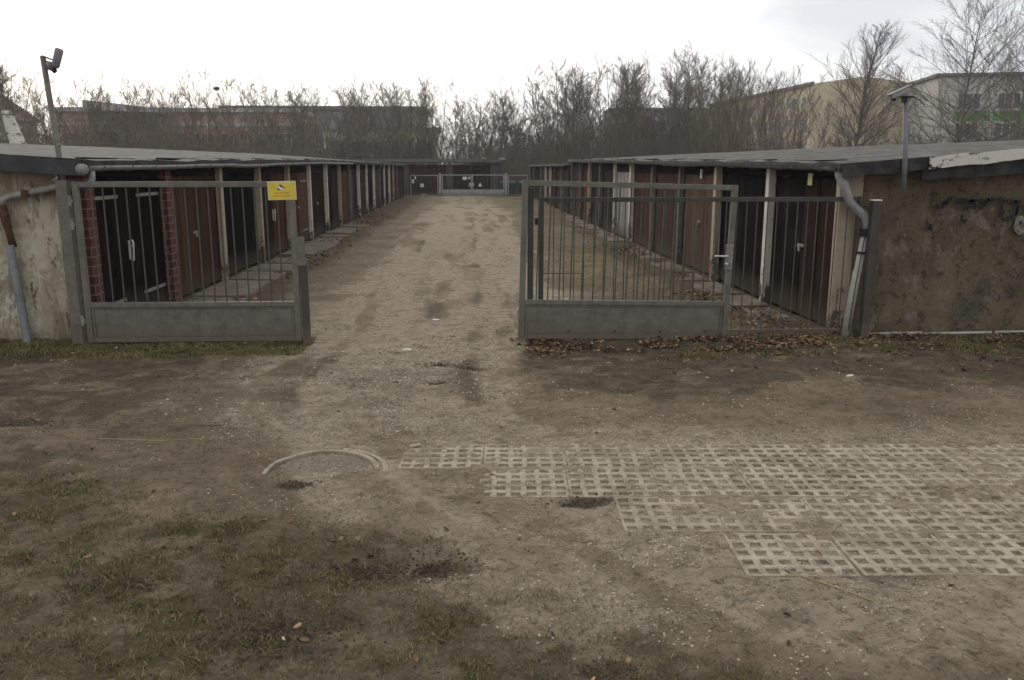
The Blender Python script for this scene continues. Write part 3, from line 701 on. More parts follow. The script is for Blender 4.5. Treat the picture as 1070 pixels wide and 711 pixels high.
for st in strokes:
    pts = []
    for (a, b) in zip(st[:-1], st[1:]):
        A, B = wpt(*a), wpt(*b); n = max(2, int((B - A).length / .015))
        pts += [A.lerp(B, k / n) + Vector((rg.uniform(-.005, .005), 0, rg.uniform(-.005, .005))) for k in range(n)]
    pts.append(wpt(*st[-1])); vs = []; fs = []
    for k, p in enumerate(pts):
        d = (pts[min(k + 1, len(pts) - 1)] - pts[max(k - 1, 0)]); d.normalize(); q = Vector((-d.z, 0, d.x)); w_ = rg.uniform(.008, .034) * (.4 if k in (0, len(pts) - 1) else 1)
        vs += [p + q * w_, p - q * w_ * rg.uniform(.5, 1.2)]
    for k in range(len(pts) - 1): fs.append((2 * k, 2 * k + 1, 2 * k + 3, 2 * k + 2))
    gm = MB(); gm.add(vs, fs); gm.build('graffiti_stroke', 'spray_black', right_row)
P = wpt(1035, 430, 10.17)
m_ = MB(); nn = 24
m_.add([(P.x + (.085 + .01 * math.sin(k * 1.3)) * math.cos(k * PI / 9), 10.163, P.z + (.12 + .014 * math.cos(k * .9)) * math.sin(k * PI / 9) - .02) for k in range(18)], [tuple(range(17, -1, -1))]); m_.build('plaster_patch', 'patch_grey', right_row)
m_ = MB(); m_.tube([(P.x, 10.17, P.z), (P.x, 10.158, P.z)], .02, 9); m_.build('wall_hole', 'black_rubber', right_row)
# yellow notice above the first right door
m_ = MB(); m_.box(XR + .075, XR + .087, 11.28, 11.42, 1.86, 2.02); m_.build('notice', 'sign_border', right_row)
m_ = MB(); m_.box(XR + .075, XR + .087, 16.7, 16.83, 1.88, 2.06); m_.build('notice', 'plate_white', right_row)

# concrete aprons along both rows
def apron(x0, x1, y0, y1, h, seed, name='apron', gaps=.5):
    mb = MB(); rg = random.Random(seed); y = y0
    while y < y1:
        L = rg.uniform(.9, 1.9); w = rg.uniform(-.07, .07); z = h + rg.uniform(-.02, .02)
        nn = 10; outer = []; inner = x0 + (0)
        vs = []; sgn = 1 if x1 > x0 else -1
        for k in range(nn + 1):
            yy = lerp(y, y + L - .02, k / nn); xo = x1 + w + sgn * (float(fbm(yy * 3, 1, seed, 3)) - .5) * .22
            vs += [(x0, yy, z), (xo, yy, z - .012), (xo + sgn * .02, yy, -.06), (x0, yy, -.06)]
        fs = []
        for k in range(nn):
            a = k * 4
            for q in range(3): fs.append((a + q, a + q + 1, a + 5 + q, a + 4 + q) if sgn < 0 else (a + q, a + 4 + q, a + 5 + q, a + q + 1))
        fs.append((0, 1, 2, 3)); e = nn * 4; fs.append((e, e + 3, e + 2, e + 1)); mb.add(vs, fs)
        y += L + (rg.uniform(0, .6) if rg.random() < gaps else 0)
    return tag(mb.build(name, 'concrete'), kind='structure')
apron(XL + .03, XL + .85, 10.6, 32, .035, 5, gaps=.25)
apron(XR - .03, XR - .5, 11.2, 36, .03, 8, gaps=.6)

# ------------------------------------------------------------------ gates
def dupmat(o, M):
    o.matrix_local = M
def gate_leaf(root, L, side_lock, nb, zt=1.94, zp=.53, mat='galvanised_steel'):
    """local coords: x 0..L, y 0 plane, z up"""
    def B(name, m, fn, par=root, bevel=.003):
        mb = MB(); mb.local = True; fn(mb); return mb.build(name, m, par, bevel=bevel)
    B('frame', mat, lambda m: (m.box(0, .07, -.025, .025, .05, zt), m.box(L - .07, L, -.025, .025, .05, zt), m.box(.072, L - .072, -.024, .024, zt - .065, zt - .001),
                               m.box(.072, L - .072, -.027, .027, zp - .055, zp), m.box(.072, L - .072, -.027, .027, .052, .11)))
    B('panel', mat, lambda m: (m.box(.105, L - .105, -.004, .004, .14, zp - .085)), bevel=0)
    B('panel_frame', 'steel_post', lambda m: (m.box(.073, .104, -.014, .014, .112, zp - .057), m.box(L - .104, L - .073, -.014, .014, .112, zp - .057), m.box(.105, L - .105, -.013, .013, .112, .139), m.box(.105, L - .105, -.013, .013, zp - .084, zp - .057)))
    for k in range(nb):
        x = .07 + (L - .14) * (k + 1) / (nb + 1)
        B('bar', 'steel_bar', lambda m: m.box(x - .007, x + .007, -.007, .007, zp + .001, zt - .066), bevel=0)
# left leaf
lg = thing('gate_leaf', 'closed left gate leaf of grey steel with bars over a solid lower panel', 'gate', (-4.54, 10.0, 0))
lg.rotation_euler = (0, 0, rad(-.6))
gate_leaf(lg, 2.53, True, 17)
def loc(par, name, m, fn, bevel=0, smooth=False):
    mb = MB(); mb.local = True; fn(mb); return mb.build(name, m, par, bevel=bevel, smooth=smooth)
for z in (.32, 1.45, 1.72):
    loc(lg, 'hinge', 'strap_iron', lambda m: (m.tube([(-.03, -.035, z - .06), (-.03, -.035, z + .06)], .018, 8), m.box(-.03, .0, -.04, -.026, z - .02, z + .02)))
# sign
sg = thing('warning_sign', 'yellow camera surveillance sign at the top right of the left gate leaf', 'sign', (-2.15, 9.95, 1.835)); sg.rotation_euler = (0, rad(-1.2), rad(-.6))
loc(sg, 'plate', 'sign_border', lambda m: m.box(-.165, .165, -.004, .004, -.108, .108), .002)
loc(sg, 'yellow_field', 'sign_yellow', lambda m: m.box(-.150, .150, -.0065, -.0042, -.095, .088))
loc(sg, 'camera_symbol', ['sign_dark', 'sign_white'], lambda m: (m.add([(-.055, -.009, .03), (-.012, -.009, .072), (.036, -.009, .03), (.03, -.009, .006), (-.04, -.009, .004)], [(0, 4, 3, 2, 1)]),
      setattr(m, 'cur', 1), m.add([(-.052, -.011, .038), (-.03, -.011, .052), (.022, -.011, .024), (.012, -.011, .008), (-.012, -.011, .010)], [(0, 4, 3, 2, 1)]), m.add([(.012, -.0113, .026), (.034, -.0113, .018), (.026, -.0113, .006), (.010, -.0113, .010)], [(0, 3, 2, 1)])))
def text(par, body, size, loc_, m, name='lettering', wid=None):
    cu = D.curves.new(name, 'FONT'); cu.body = body; cu.size = size; cu.align_x = 'CENTER'; cu.align_y = 'CENTER'; cu.extrude = .0006
    tmp = D.objects.new('tmp', cu); C.objects.link(tmp)
    dg = bpy.context.evaluated_depsgraph_get(); me = D.meshes.new_from_object(tmp.evaluated_get(dg)); D.objects.remove(tmp)
    me.name = name
    if wid:
        xs = [v.co.x for v in me.vertices]; k = wid / (max(xs) - min(xs))
        for v in me.vertices: v.co.x *= k
    me.transform(Matrix.Translation(loc_) @ Matrix.Rotation(rad(90), 4, 'X'))
    me.materials.clear(); me.materials.append(MATS[m]); o = D.objects.new(name, me); C.objects.link(o); o.parent = par; return o
text(sg, 'ACHTUNG VIDEO', .03, (0, -.0075, -.029), 'sign_red', wid=.17)
text(sg, 'ÜBERWACHTES OBJEKT', .022, (0, -.0075, -.062), 'sign_red', wid=.21)
# posts
def post(label, x, y, w, dpt, h, mat, cap=None, name='gate_post', lean=0):
    r = thing(name, label, 'post', (x, y, 0)); r.rotation_euler = (0, lean, 0)
    loc(r, 'shaft', mat, lambda m: m.box(-w / 2, w / 2, -dpt / 2, dpt / 2, -.1, h), .005)
    if cap: loc(r, 'cap', cap, lambda m: m.box(-w / 2 - .006, w / 2 + .006, -dpt / 2 - .006, dpt / 2 + .006, h + .001, h + .02), .003)
    return r
post('thick grey steel hinge post at the left end of the left gate leaf', -4.655, 10.02, .13, .1, 1.95, 'galvanised_steel')
sp_ = post('short dark stop post beside the free end of the left gate leaf', -1.955, 9.99, .085, .075, 1.0, 'steel_dark')
loc(sp_, 'stop_plate', 'galvanised_steel', lambda m: m.box(-.055, .035, -.052, -.04, .96, 1.30), .002)
post('dark steel hinge post behind the left end of the opened right gate leaf', .755, 10.06, .07, .07, 1.86, 'steel_dark')
post('leaning dark steel post with white cap in front of the brown wall', 4.93, 9.97, .10, .09, 1.70, 'steel_dark', cap='plate_white', lean=rad(.4))
# right leaf
rgt = thing('gate_leaf', 'right gate leaf swung fully open with a lock at its right end', 'gate', (.60, 9.96, .0))
rgt.rotation_euler = (0, rad(1.45), rad(3.4)); gate_leaf(rgt, 2.64, False, 17, zt=1.955)
lk = loc(rgt, 'lock_case', 'strap_iron', lambda m: m.box(2.535, 2.63, -.05, -.028, .93, 1.24), .004)
loc(lk, 'handle', 'handle_steel', lambda m: (m.tube([(2.55, -.052, 1.10), (2.55, -.1, 1.10), (2.50, -.105, 1.10), (2.38, -.10, 1.10)], .011, 7), m.tube([(2.55, -.052, 1.0), (2.55, -.062, 1.0)], .018, 8)), smooth=True)
for z in (.35, 1.65): loc(rgt, 'hinge', 'strap_iron', lambda m: m.tube([(-.012, -.036, z - .06), (-.012, -.036, z + .06)], .018, 8))
for x in (.62, 1.2, 1.78, 2.35): loc(rgt, 'bolt', 'rust', lambda m: m.tube([(x, -.005, .145), (x, -.018, .145)], .014, 6))
# fixed fence behind the right leaf
ff = thing('bar_fence', 'fixed steel bar fence between the right gate and the brown wall', 'fence', (.86, 10.13, 0)); ff.rotation_euler = (0, 0, rad(-.5))
L = 3.98
loc(ff, 'top_rail', 'steel_dark', lambda m: m.box(.062, L - .062, -.022, .022, 1.69, 1.745), .003)
loc(ff, 'bottom_rail', 'steel_dark', lambda m: m.box(.062, L - .062, -.018, .018, .07, .105), .003)
loc(ff, 'middle_rail', 'steel_dark', lambda m: m.box(.062, .55, -.018, .018, .82, .832), 0)
loc(ff, 'stile', 'steel_dark', lambda m: m.box(0, .06, -.03, .03, -.08, 1.75), .003); loc(ff, 'stile', 'steel_dark', lambda m: m.box(L - .06, L, -.04, .04, -.08, 1.75), .003)
for k in range(30):
    x = .06 + (L - .12) * (k + 1) / 31 + R_.uniform(-.006, .006)
    loc(ff, 'bar', 'steel_dark', lambda m: m.box(x - .0055, x + .0055, -.0055, .0055, .0 + R_.uniform(-.01, .02), 1.689))
loc(ff, 'latch', 'black_rubber', lambda m: m.box(-.05, -.002, -.06, -.03, 1.42, 1.50), .003)

# cameras --------------------------------------------------------------
cp = thing('camera_pole', 'tall grey pole with hanging surveillance camera above the left gate post', 'camera', (-4.70, 10.16, 0))
m_ = MB(); m_.tube([(-4.665, 10.16, .3), (-4.705, 10.15, 1.94), (-4.77, 10.12, 3.33)], [.034, .034, .03], 12); m_.build('pole', 'galvanised_steel', cp, smooth=True)
m_ = MB(); m_.tube([(-4.77, 10.11, 3.33), (-4.60, 10.03, 3.27)], .011, 6); m_.tube([(-4.76, 10.13, 3.28), (-4.60, 10.05, 3.235)], .010, 6); m_.build('arm', 'galvanised_steel', cp)
m_ = MB(); m_.tube([(-4.53, 10.02, 3.40), (-4.535, 10.02, 3.385), (-4.59, 10.02, 3.22), (-4.60, 10.02, 3.19)], [.03, .046, .042, .03], 12); m_.build('camera_body', 'camera_grey', cp, smooth=True)
m_ = MB(); m_.tube([(-4.602, 10.02, 3.195), (-4.608, 10.02, 3.18), (-4.614, 10.02, 3.16), (-4.62, 10.02, 3.135)], [.012, .026, .030, .012], 10); m_.build('camera_lens', 'black_rubber', cp, smooth=True)
m_ = MB(); m_.tube([(-4.70, 10.1, 3.26), (-4.69, 10.1, 3.25), (-4.685, 10.1, 3.18), (-4.69, 10.1, 3.17)], [.02, .042, .042, .02], 12); m_.build('junction_box', 'camera_grey', cp, smooth=True)
m_ = MB()
for z in (2.1, 2.35): m_.tube([(-4.715, 10.15, z), (-4.715, 10.15, z + .02)], .04, 12)
m_.build('clamp', 'strap_iron', cp)
cp = thing('camera_pole', 'grey pole with slanted surveillance camera on the right garage end wall', 'camera', (5.42, 10.05, 1.8))
m_ = MB(); m_.tube([(5.425, 10.06, 1.84), (5.40, 10.05, 2.25), (5.34, 10.05, 2.90)], .03, 12); m_.build('pole', 'pipe_grey', cp, smooth=True)
m_ = MB(); m_.box(5.39, 5.46, 10.085, 10.36, 1.90, 1.94); m_.build('bracket', 'galvanised_steel', cp)
M = Matrix.Translation((5.235, 9.98, 2.955)) @ Matrix.Rotation(rad(-24), 4, 'Y')
m_ = MB(); m_.box(-.125, .10, -.05, .05, -.032, .024, M); m_.build('camera_body', 'camera_light', cp, bevel=.01)
m_ = MB(); m_.box(-.15, .13, -.056, .056, .026, .034, M); m_.build('sun_shield', 'camera_light', cp, bevel=.003)
m_ = MB(); m_.tube([M @ Vector((-.118, 0, -.035)), M @ Vector((-.08, 0, -.05))], .02, 10); m_.build('camera_lens', 'black_rubber', cp)
m_ = MB(); m_.box(5.26, 5.41, 9.99, 10.1, 2.895, 2.915); m_.box(5.29, 5.335, 10.0, 10.05, 2.84, 2.893); m_.build('mount', 'black_rubber', cp)
m_ = MB(); m_.tube([(5.41, 10.05, 2.905), (5.46, 10.05, 2.90), (5.54, 10.06, 2.86), (5.60, 10.07, 2.80)], .006, 5); m_.build('cable', 'black_rubber', cp)

cp.location.x -= .19; cp.location.y -= .16
# ------------------------------------------------------------------ manhole ring
mh = thing('manhole', 'half buried round concrete manhole ring with gritty dark filling', 'manhole', (-1.05, 5.61, 0))
def arc(r0, r1, a0, a1, zt, n, tilt=0, seed=0):
    mb = MB(); mb.local = True; vs = []; fs = []
    for k in range(n + 1):
        a = lerp(a0, a1, k / n); w = (float(fbm(a * 4, 1, seed, 3)) - .5) * .012
        z = zt + tilt * math.sin(a) + (float(fbm(a * 3, 4, seed, 3)) - .5) * .012
        for r, zz in ((r0 - w, -.05), (r0 - w, z), (r1 + w, z), (r1 + w, -.05)): vs.append((r * math.cos(a), r * math.sin(a), zz))
    for k in range(n):
        b = k * 4
        for q in range(3): fs.append((b + q, b + q + 1, b + 5 + q, b + 4 + q))
    fs.append((0, 3, 2, 1)); e = n * 4; fs.append((e, e + 1, e + 2, e + 3)); mb.add(vs, fs); return mb
arc(.372, .408, rad(2), rad(184), .006, 60, .022, 3).build('inner_ring', 'paver', mh, bevel=.003)
arc(.432, .47, rad(-2), rad(78), .006, 40, .012, 5).build('outer_ring', 'paver', mh, bevel=.003)
mb = MB(); mb.local = True; vs = [(0, 0, 0)]; fs = []
nr, na = 12, 48
for i in range(1, nr + 1):
    for k in range(na):
        a = 2 * PI * k / na; r = .358 * i / nr; vs.append((r * math.cos(a), r * math.sin(a), -.004 + .022 * math.sin(a) * r / .35 + (float(fbm(9 + r * 25 * math.cos(a), r * 25 * math.sin(a), 2, 3)) - .5) * .022 + (-.02 if i == nr else 0)))
for k in range(na): fs.append((0, 1 + k, 1 + (k + 1) % na))
for i in range(nr - 1):
    for k in range(na):
        a = 1 + i * na + k; b = 1 + i * na + (k + 1) % na; fs.append((a, a + na, b + na, b))
mb.add(vs, fs); mb.build('filling', 'asphalt_old', mh, smooth=True)

# ------------------------------------------------------------------ scatter: grass, gravel, leaves
rng = np.random.RandomState(12)
def raw_mesh(name, co, F, mats, mi=None):
    k = F.shape[1]; me = D.meshes.new(name); me.vertices.add(len(co)); me.vertices.foreach_set('co', co.ravel())
    me.loops.add(F.size); me.loops.foreach_set('vertex_index', F.ravel().astype(np.int32)); me.polygons.add(len(F))
    me.polygons.foreach_set('loop_start', (np.arange(len(F)) * k).astype(np.int32)); me.polygons.foreach_set('loop_total', np.full(len(F), k, np.int32))
    for m in mats: me.materials.append(MATS[m])
    if mi is not None: me.polygons.foreach_set('material_index', mi.astype(np.int32))
    me.update(calc_edges=True); o = D.objects.new(name, me); C.objects.link(o); return o
def sample(n, x0, x1, y0, y1, prob, ypow=1):
    x = rng.uniform(x0, x1, n); y = y0 + (y1 - y0) * rng.uniform(0, 1, n) ** ypow
    k = rng.uniform(0, 1, n) < prob(x, y); return x[k], y[k]
def blades(x, y, h0, h1, w):
    n = len(x); z = gheight(x, y) - .004; a = rng.uniform(0, 2 * PI, n); h = rng.uniform(h0, h1, n); ln = rng.uniform(.2, 1.4, n) * h; la = rng.uniform(0, 2 * PI, n)
    co = np.zeros((n, 5, 3)); ww = w * rng.uniform(.6, 1.4, n)
    for k, (s, hh, lf) in enumerate(((-1, 0, 0), (1, 0, 0), (.8, .6, .35), (-.8, .6, .35), (0, 1, 1))):
        co[:, k, 0] = x + np.cos(a) * ww * s * .5 + np.cos(la) * ln * lf; co[:, k, 1] = y + np.sin(a) * ww * s * .5 + np.sin(la) * ln * lf; co[:, k, 2] = z + h * hh
    return co
def grass_obj():
    def pg(x, y):
        g, d, l = zones(x, y); return (np.clip(g * 1.0, 0, 1) * sstep(.45, .64, fbm(x * 9, y * 10, 60, 4)) + .06 * (g > .05)) * (1 - paved(x, y))
    x1, y1 = sample(420000, -4.6, 2.6, 2.75, 6.6, pg); x2, y2 = sample(160000, -6.2, -1.9, 9.2, 10.35, pg); x3, y3 = sample(90000, 1.4, 7.6, 8.8, 10.2, pg)
    x4, y4 = sample(60000, 0, 4.4, 10.2, 22, lambda x, y: pg(x, y) * .5)
    cs = [blades(x1, y1, .005, .034, .0040), blades(x2, y2, .012, .05, .006), blades(x3, y3, .015, .05, .006), blades(x4, y4, .015, .04, .009)]
    co = np.concatenate(cs); n = len(co); dry = rng.choice([0, 1, 2, 3], n, p=[.34, .24, .20, .22])
    F = np.array([[0, 1, 2, 3]]); base = np.arange(n)[:, None] * 5
    # quads plus tip as a second quad-degenerate would be invalid: use triangles
    T = np.array([[0, 1, 2], [0, 2, 3], [3, 2, 4]]); FF = (base[:, :, None] + T[None]).reshape(-1, 3)
    o = raw_mesh('grass', co.reshape(-1, 3), FF, ['grass_blade', 'grass_dry', 'grass_bright', 'grass_dead'], np.repeat(dry, 3))
    tag(o, 'short worn grass with dry stalks', 'grass', kind='stuff'); print('blades', n)
grass_obj()
def gravel_obj():
    def pr(x, y):
        g, d, l = zones(x, y); return np.clip(.14 + l * .8 - g * .8 - d * .16, 0.004, 1) * sstep(.35, .6, fbm(x * 1.5, y * 1.8, 70, 4)) * (1 - .75 * paved(x, y))
    x1, y1 = sample(150000, -4.5, 4.6, 2.8, 7, pr); x2, y2 = sample(60000, -6, 7, 7, 10, pr); x3, y3 = sample(14000, -4, 4, 10, 24, pr); x4, y4 = sample(1500, -1.4, -.4, 5.3, 6.05, lambda x, y: (np.hypot(x + 1.06, y - 5.66) < .35) * 1.)
    x = np.concatenate([x1, x2, x3, x4]); y = np.concatenate([y1, y2, y3, y4]); n = len(x)
    s = .0028 + .0085 * rng.uniform(0, 1, n) ** 3.2; s *= 1 + (y > 7) * .6 + (y > 10) * .7; big = rng.uniform(0, 1, n) > .9965; s[big] *= 2.0
    z = gheight(x, y); a = rng.uniform(0, PI, n); el = rng.uniform(.6, 1, n); fl = rng.uniform(.35, .8, n)
    ico = np.array([(1, 0, 0), (0, 1, 0), (-1, 0, 0), (0, -1, 0), (0, 0, 1), (.6, .6, .55), (-.65, .55, .5), (-.55, -.6, .6), (.6, -.6, .5)]); jit = rng.uniform(.75, 1.2, (n, 9, 1))
    P = ico[None] * jit; px = P[:, :, 0] * s[:, None]; py = P[:, :, 1] * (s * el)[:, None]; pz = P[:, :, 2] * (s * fl)[:, None]
    co = np.stack([x[:, None] + px * np.cos(a)[:, None] - py * np.sin(a)[:, None], y[:, None] + px * np.sin(a)[:, None] + py * np.cos(a)[:, None], z[:, None] + pz], -1)
    T = np.array([[0, 5, 4], [0, 1, 5], [1, 6, 5], [5, 6, 4], [1, 2, 6], [2, 7, 6], [6, 7, 4], [2, 3, 7], [3, 8, 7], [7, 8, 4], [3, 0, 8], [8, 0, 4]])
    FF = (np.arange(n)[:, None, None] * 9 + T[None]).reshape(-1, 3)
    o = raw_mesh('gravel', co.reshape(-1, 3), FF, ['stone_light', 'stone_dark'], np.repeat(rng.uniform(0, 1, n) < .5, 12)); tag(o, 'loose pebbles scattered over the dirt', 'gravel', kind='stuff'); print('stones', n)
gravel_obj()
def clods_obj():
    xs, ys, ss = [], [], []
    for (px, py, a, b, dd) in PITS:
        k = int(14000 * a * b) + 120; X = rng.normal(px, a * .55, k); Y = rng.normal(py, b * .55, k); xs.append(X); ys.append(Y); ss.append(.0025 + .008 * rng.uniform(0, 1, k) ** 2.5)
    X, Y = sample(26000, -4.6, 2.4, 2.8, 6.8, lambda x, y: np.clip(zones(x, y)[1] - .2, 0, 1) * sstep(.5, .62, fbm(x * 6, y * 7, 44, 4))); xs.append(X); ys.append(Y); ss.append(.002 + .006 * rng.uniform(0, 1, len(X)) ** 2)
    X, Y = sample(16000, -6, 7, 7, 10, lambda x, y: np.clip(zones(x, y)[1] - .2, 0, 1) * sstep(.5, .62, fbm(x * 4, y * 5, 45, 4))); xs.append(X); ys.append(Y); ss.append(.003 + .008 * rng.uniform(0, 1, len(X)) ** 2)
    x = np.concatenate(xs); y = np.concatenate(ys); s_ = np.concatenate(ss); n = len(x); z = gheight(x, y)
    ico = np.array([(1, 0, 0), (0, 1, 0), (-1, 0, 0), (0, -1, 0), (0, 0, 1), (.6, .6, .55), (-.65, .55, .5), (-.55, -.6, .6), (.6, -.6, .5)]); P = ico[None] * rng.uniform(.6, 1.3, (n, 9, 1)) * s_[:, None, None]
    P[:, :, 2] *= .8; co = P + np.stack([x, y, z], -1)[:, None, :]
    T = np.array([[0, 5, 4], [0, 1, 5], [1, 6, 5], [5, 6, 4], [1, 2, 6], [2, 7, 6], [6, 7, 4], [2, 3, 7], [3, 8, 7], [7, 8, 4], [3, 0, 8], [8, 0, 4]])
    o = raw_mesh('soil_crumbs', co.reshape(-1, 3), (np.arange(n)[:, None, None] * 9 + T[None]).reshape(-1, 3), ['soil_crumb']); tag(o, 'dark crumbs of loose wet soil', 'soil', kind='stuff')
clods_obj()
def leaves_obj():
    def lr(x, y): return np.clip(np.exp(-((y - 9.65) / .36) ** 2) * sstep(.55, .9, x) * (1 - .5 * sstep(3.2, 5, x)) + .25 * np.exp(-((y - 10.0) / .25) ** 2), 0, 1) * sstep(.3, .55, fbm(x * 2.2, y * 3, 80, 3))
    xs, ys = [], []
    for a in (sample(17000, .5, 7.5, 8.9, 10.18, lr), sample(900, -6, -2, 9.5, 10.3, lambda x, y: .18 + 0 * x), sample(6000, 3.0, 4.5, 10.3, 30, lambda x, y: sstep(3.2, 4.2, x) * .8 * sstep(.4, .6, fbm(x, y * .6, 81, 3)), 1.3),
              sample(4800, -4.5, -2.9, 10.4, 42, lambda x, y: sstep(-2.9, -3.8, x) * .8 * sstep(.38, .6, fbm(x, y * .5, 82, 3)), 1.2), sample(4200, -4.5, 3.5, 2.8, 8.6, lambda x, y: .05 + .2 * (zones(x, y)[0] > .3)), sample(500, 2, 7, 8.2, 9.2, lambda x, y: .3 + 0 * x)):
        xs.append(a[0]); ys.append(a[1])
    x = np.concatenate(xs); y = np.concatenate(ys); n = len(x)
    s = rng.uniform(.014, .036, n) * np.where(y < 8, .7, 1) * np.where(y > 12, 1.4, 1); z = gheight(x, y) + rng.uniform(.003, .03, n) * np.where(y > 8.5, 1, .4)
    u = np.array([-1, -.35, .45, 1, .45, -.35]); w = np.array([0, .5, .42, 0, -.42, -.5]); cu = np.array([.1, .3, .28, 0, .25, .3])
    a = rng.uniform(0, 2 * PI, n); ti = rng.uniform(-.5, .5, (n, 1)); tj = rng.uniform(-.7, .7, (n, 1)); ww = rng.uniform(.7, 1.2, (n, 1)); cc = rng.uniform(.2, 1.5, (n, 1))
    X = u[None] * s[:, None]; Y = w[None] * s[:, None] * ww; Z = cu[None] * s[:, None] * cc + X * ti + Y * tj
    co = np.stack([x[:, None] + X * np.cos(a)[:, None] - Y * np.sin(a)[:, None], y[:, None] + X * np.sin(a)[:, None] + Y * np.cos(a)[:, None], z[:, None] + Z - s[:, None] * .15], -1)
    T = np.array([[0, 3, 2], [0, 2, 1], [0, 5, 4], [0, 4, 3]]); FF = (np.arange(n)[:, None, None] * 6 + T[None]).reshape(-1, 3)
    mi = rng.choice([0, 1, 2], n, p=[.40, .17, .43]); o = raw_mesh('leaf_litter', co.reshape(-1, 3), FF, ['leaf_brown', 'leaf_tan', 'leaf_dark'], np.repeat(mi, 4)); tag(o, 'dry fallen leaves drifted along the gates', 'leaves', kind='stuff'); print('leaves', n)
leaves_obj()
def twig(label, pts, r, mat='straw', cat='twig', name='twig'):
    m = MB()
    for p in pts: m.tube([(x, y, float(gheight(np.array([x]), np.array([y]))[0]) + .006 + dz) for (x, y, dz) in p], r, 5)
    return tag(origin(m.build(name, mat)), label, cat)
twig('forked dry yellow stalk lying at the lower edge of the paving', [[(1.60, 4.12, 0), (1.68, 3.98, .01), (1.77, 3.88, 0), (1.95, 3.84, .008)], [(1.70, 3.96, .01), (1.82, 3.93, .012), (1.90, 3.93, 0)], [(1.80, 3.87, 0), (1.88, 3.76, .006), (1.98, 3.67, 0)]], .0035)
twig('long thin dry reed lying on the dirt left of the manhole', [[(-2.9, 6.4, 0), (-2.4, 6.33, .01), (-1.95, 6.42, 0)]], .0028)
twig('crooked brown stick lying beyond the dry reed', [[(-2.45, 6.62, 0), (-2.3, 6.72, .01), (-2.05, 6.7, .0)], [(-2.35, 6.68, 0), (-2.42, 6.74, .01)]], .004, 'bark_brown')
def scrap(label, x, y, s, mat, cat, ang=0, name='scrap'):
    mb = MB(); z = float(gheight(np.array([x]), np.array([y]))[0]) + .004; rg = random.Random(int(x * 100)); n = 8; c, sn = math.cos(ang), math.sin(ang)
    top = []; bot = []
    for k in range(n):
        a = 2 * PI * k / n; rx = s * rg.uniform(.75, 1.15); ry = s * .5 * rg.uniform(.7, 1.2); px, py = rx * math.cos(a), ry * math.sin(a)
        top.append((x + px * c - py * sn, y + px * sn + py * c, z + .004 + rg.uniform(0, s * .3))); bot.append((top[-1][0], top[-1][1], z + rg.uniform(-.002, 0)))
    mb.add(top + bot, [tuple(range(n)), tuple(range(2 * n - 1, n - 1, -1))] + [(k, k + n, (k + 1) % n + n, (k + 1) % n) for k in range(n)])
    return tag(origin(mb.build(name, mat)), label, cat)
scrap('curled tan leaf in the grass at bottom centre', -.82, 3.62, .028, 'leaf_tan', 'leaf', .9, 'fallen_leaf')
scrap('small white paper scrap in the grass beside the tan leaf', -.86, 3.50, .014, 'paper', 'litter', 2.4, 'paper_scrap')
scrap('pale flat paper scrap on the road in the gateway', -.72, 9.55, .06, 'paper', 'litter', .1, 'paper_scrap')
scrap('pale stone chip further up the road than the paper scrap', -.45, 11.5, .06, 'paper', 'stone', .2, 'stone_chip')
scrap('whitish stone chip below the fixed fence on the dirt track', 3.85, 8.0, .05, 'paper', 'stone', .4, 'stone_chip')
scrap('pale concrete chip just right of the manhole ring', -.42, 6.1, .05, 'paver', 'concrete chip', .3, 'concrete_chip')
scrap('tan leaf lying on the bare soil at far lower left', -2.1, 4.35, .03, 'leaf_tan', 'leaf', .3, 'fallen_leaf')

# ------------------------------------------------------------------ far end of the yard
YF = 62.3
fg_ = thing('yard_gate', 'pale double steel gate closing the far end of the yard', 'gate', (.3, YF, 0))
def farleaf(x0, x1):
    m = MB(); h = 1.58
    m.box(x0, x0 + .07, YF - .03, YF + .03, .05, h); m.box(x1 - .07, x1, YF - .03, YF + .03, .05, h); m.box(x0 + .071, x1 - .071, YF - .028, YF + .028, h - .07, h - .002); m.box(x0 + .071, x1 - .071, YF - .028, YF + .028, .05, .11)
    lf = m.build('gate_frame', 'steel_far', fg_)
    m = MB(); m.box(x0 + .072, x1 - .072, YF - .01, YF + .01, .112, .50); m.build('lower_panel', 'steel_far', lf)
    m = MB()
    for k in range(15):
        x = x0 + .07 + (x1 - x0 - .14) * (k + 1) / 16; m.box(x - .008, x + .008, YF - .008, YF + .008, .502, h - .072)
    m.build('bars', 'steel_dark', lf)
farleaf(-1.85, .33); farleaf(.36, 2.72)
for x in (-1.98, 2.85):
    m_ = MB(); m_.box(x - .09, x + .09, YF - .09, YF + .09, -.1, 1.66); m_.build('gate_post', 'steel_far', fg_)
m_ = MB(); m_.box(.12, .5, YF - .06, YF - .032, .72, .98); m_.build('lock_case', 'steel_far', fg_)
m_ = MB(); m_.box(-.32, -.02, YF - .05, YF - .032, 1.2, 1.42); m_.build('sign_plate', 'plate_white', fg_)
m_ = MB(); m_.box(.08, .22, YF - .05, YF - .032, 1.26, 1.42); m_.build('sign_plate', 'plate_white', fg_)
m_ = MB(); m_.add([(.8, YF - .05, .72), (1.1, YF - .05, .72), (.95, YF - .05, 1.0), (.8, YF - .03, .72), (1.1, YF - .03, .72), (.95, YF - .03, 1.0)], [(0, 1, 2), (5, 4, 3), (0, 3, 4, 1), (1, 4, 5, 2), (2, 5, 3, 0)]); m_.build('sign_plate', 'plate_white', fg_)
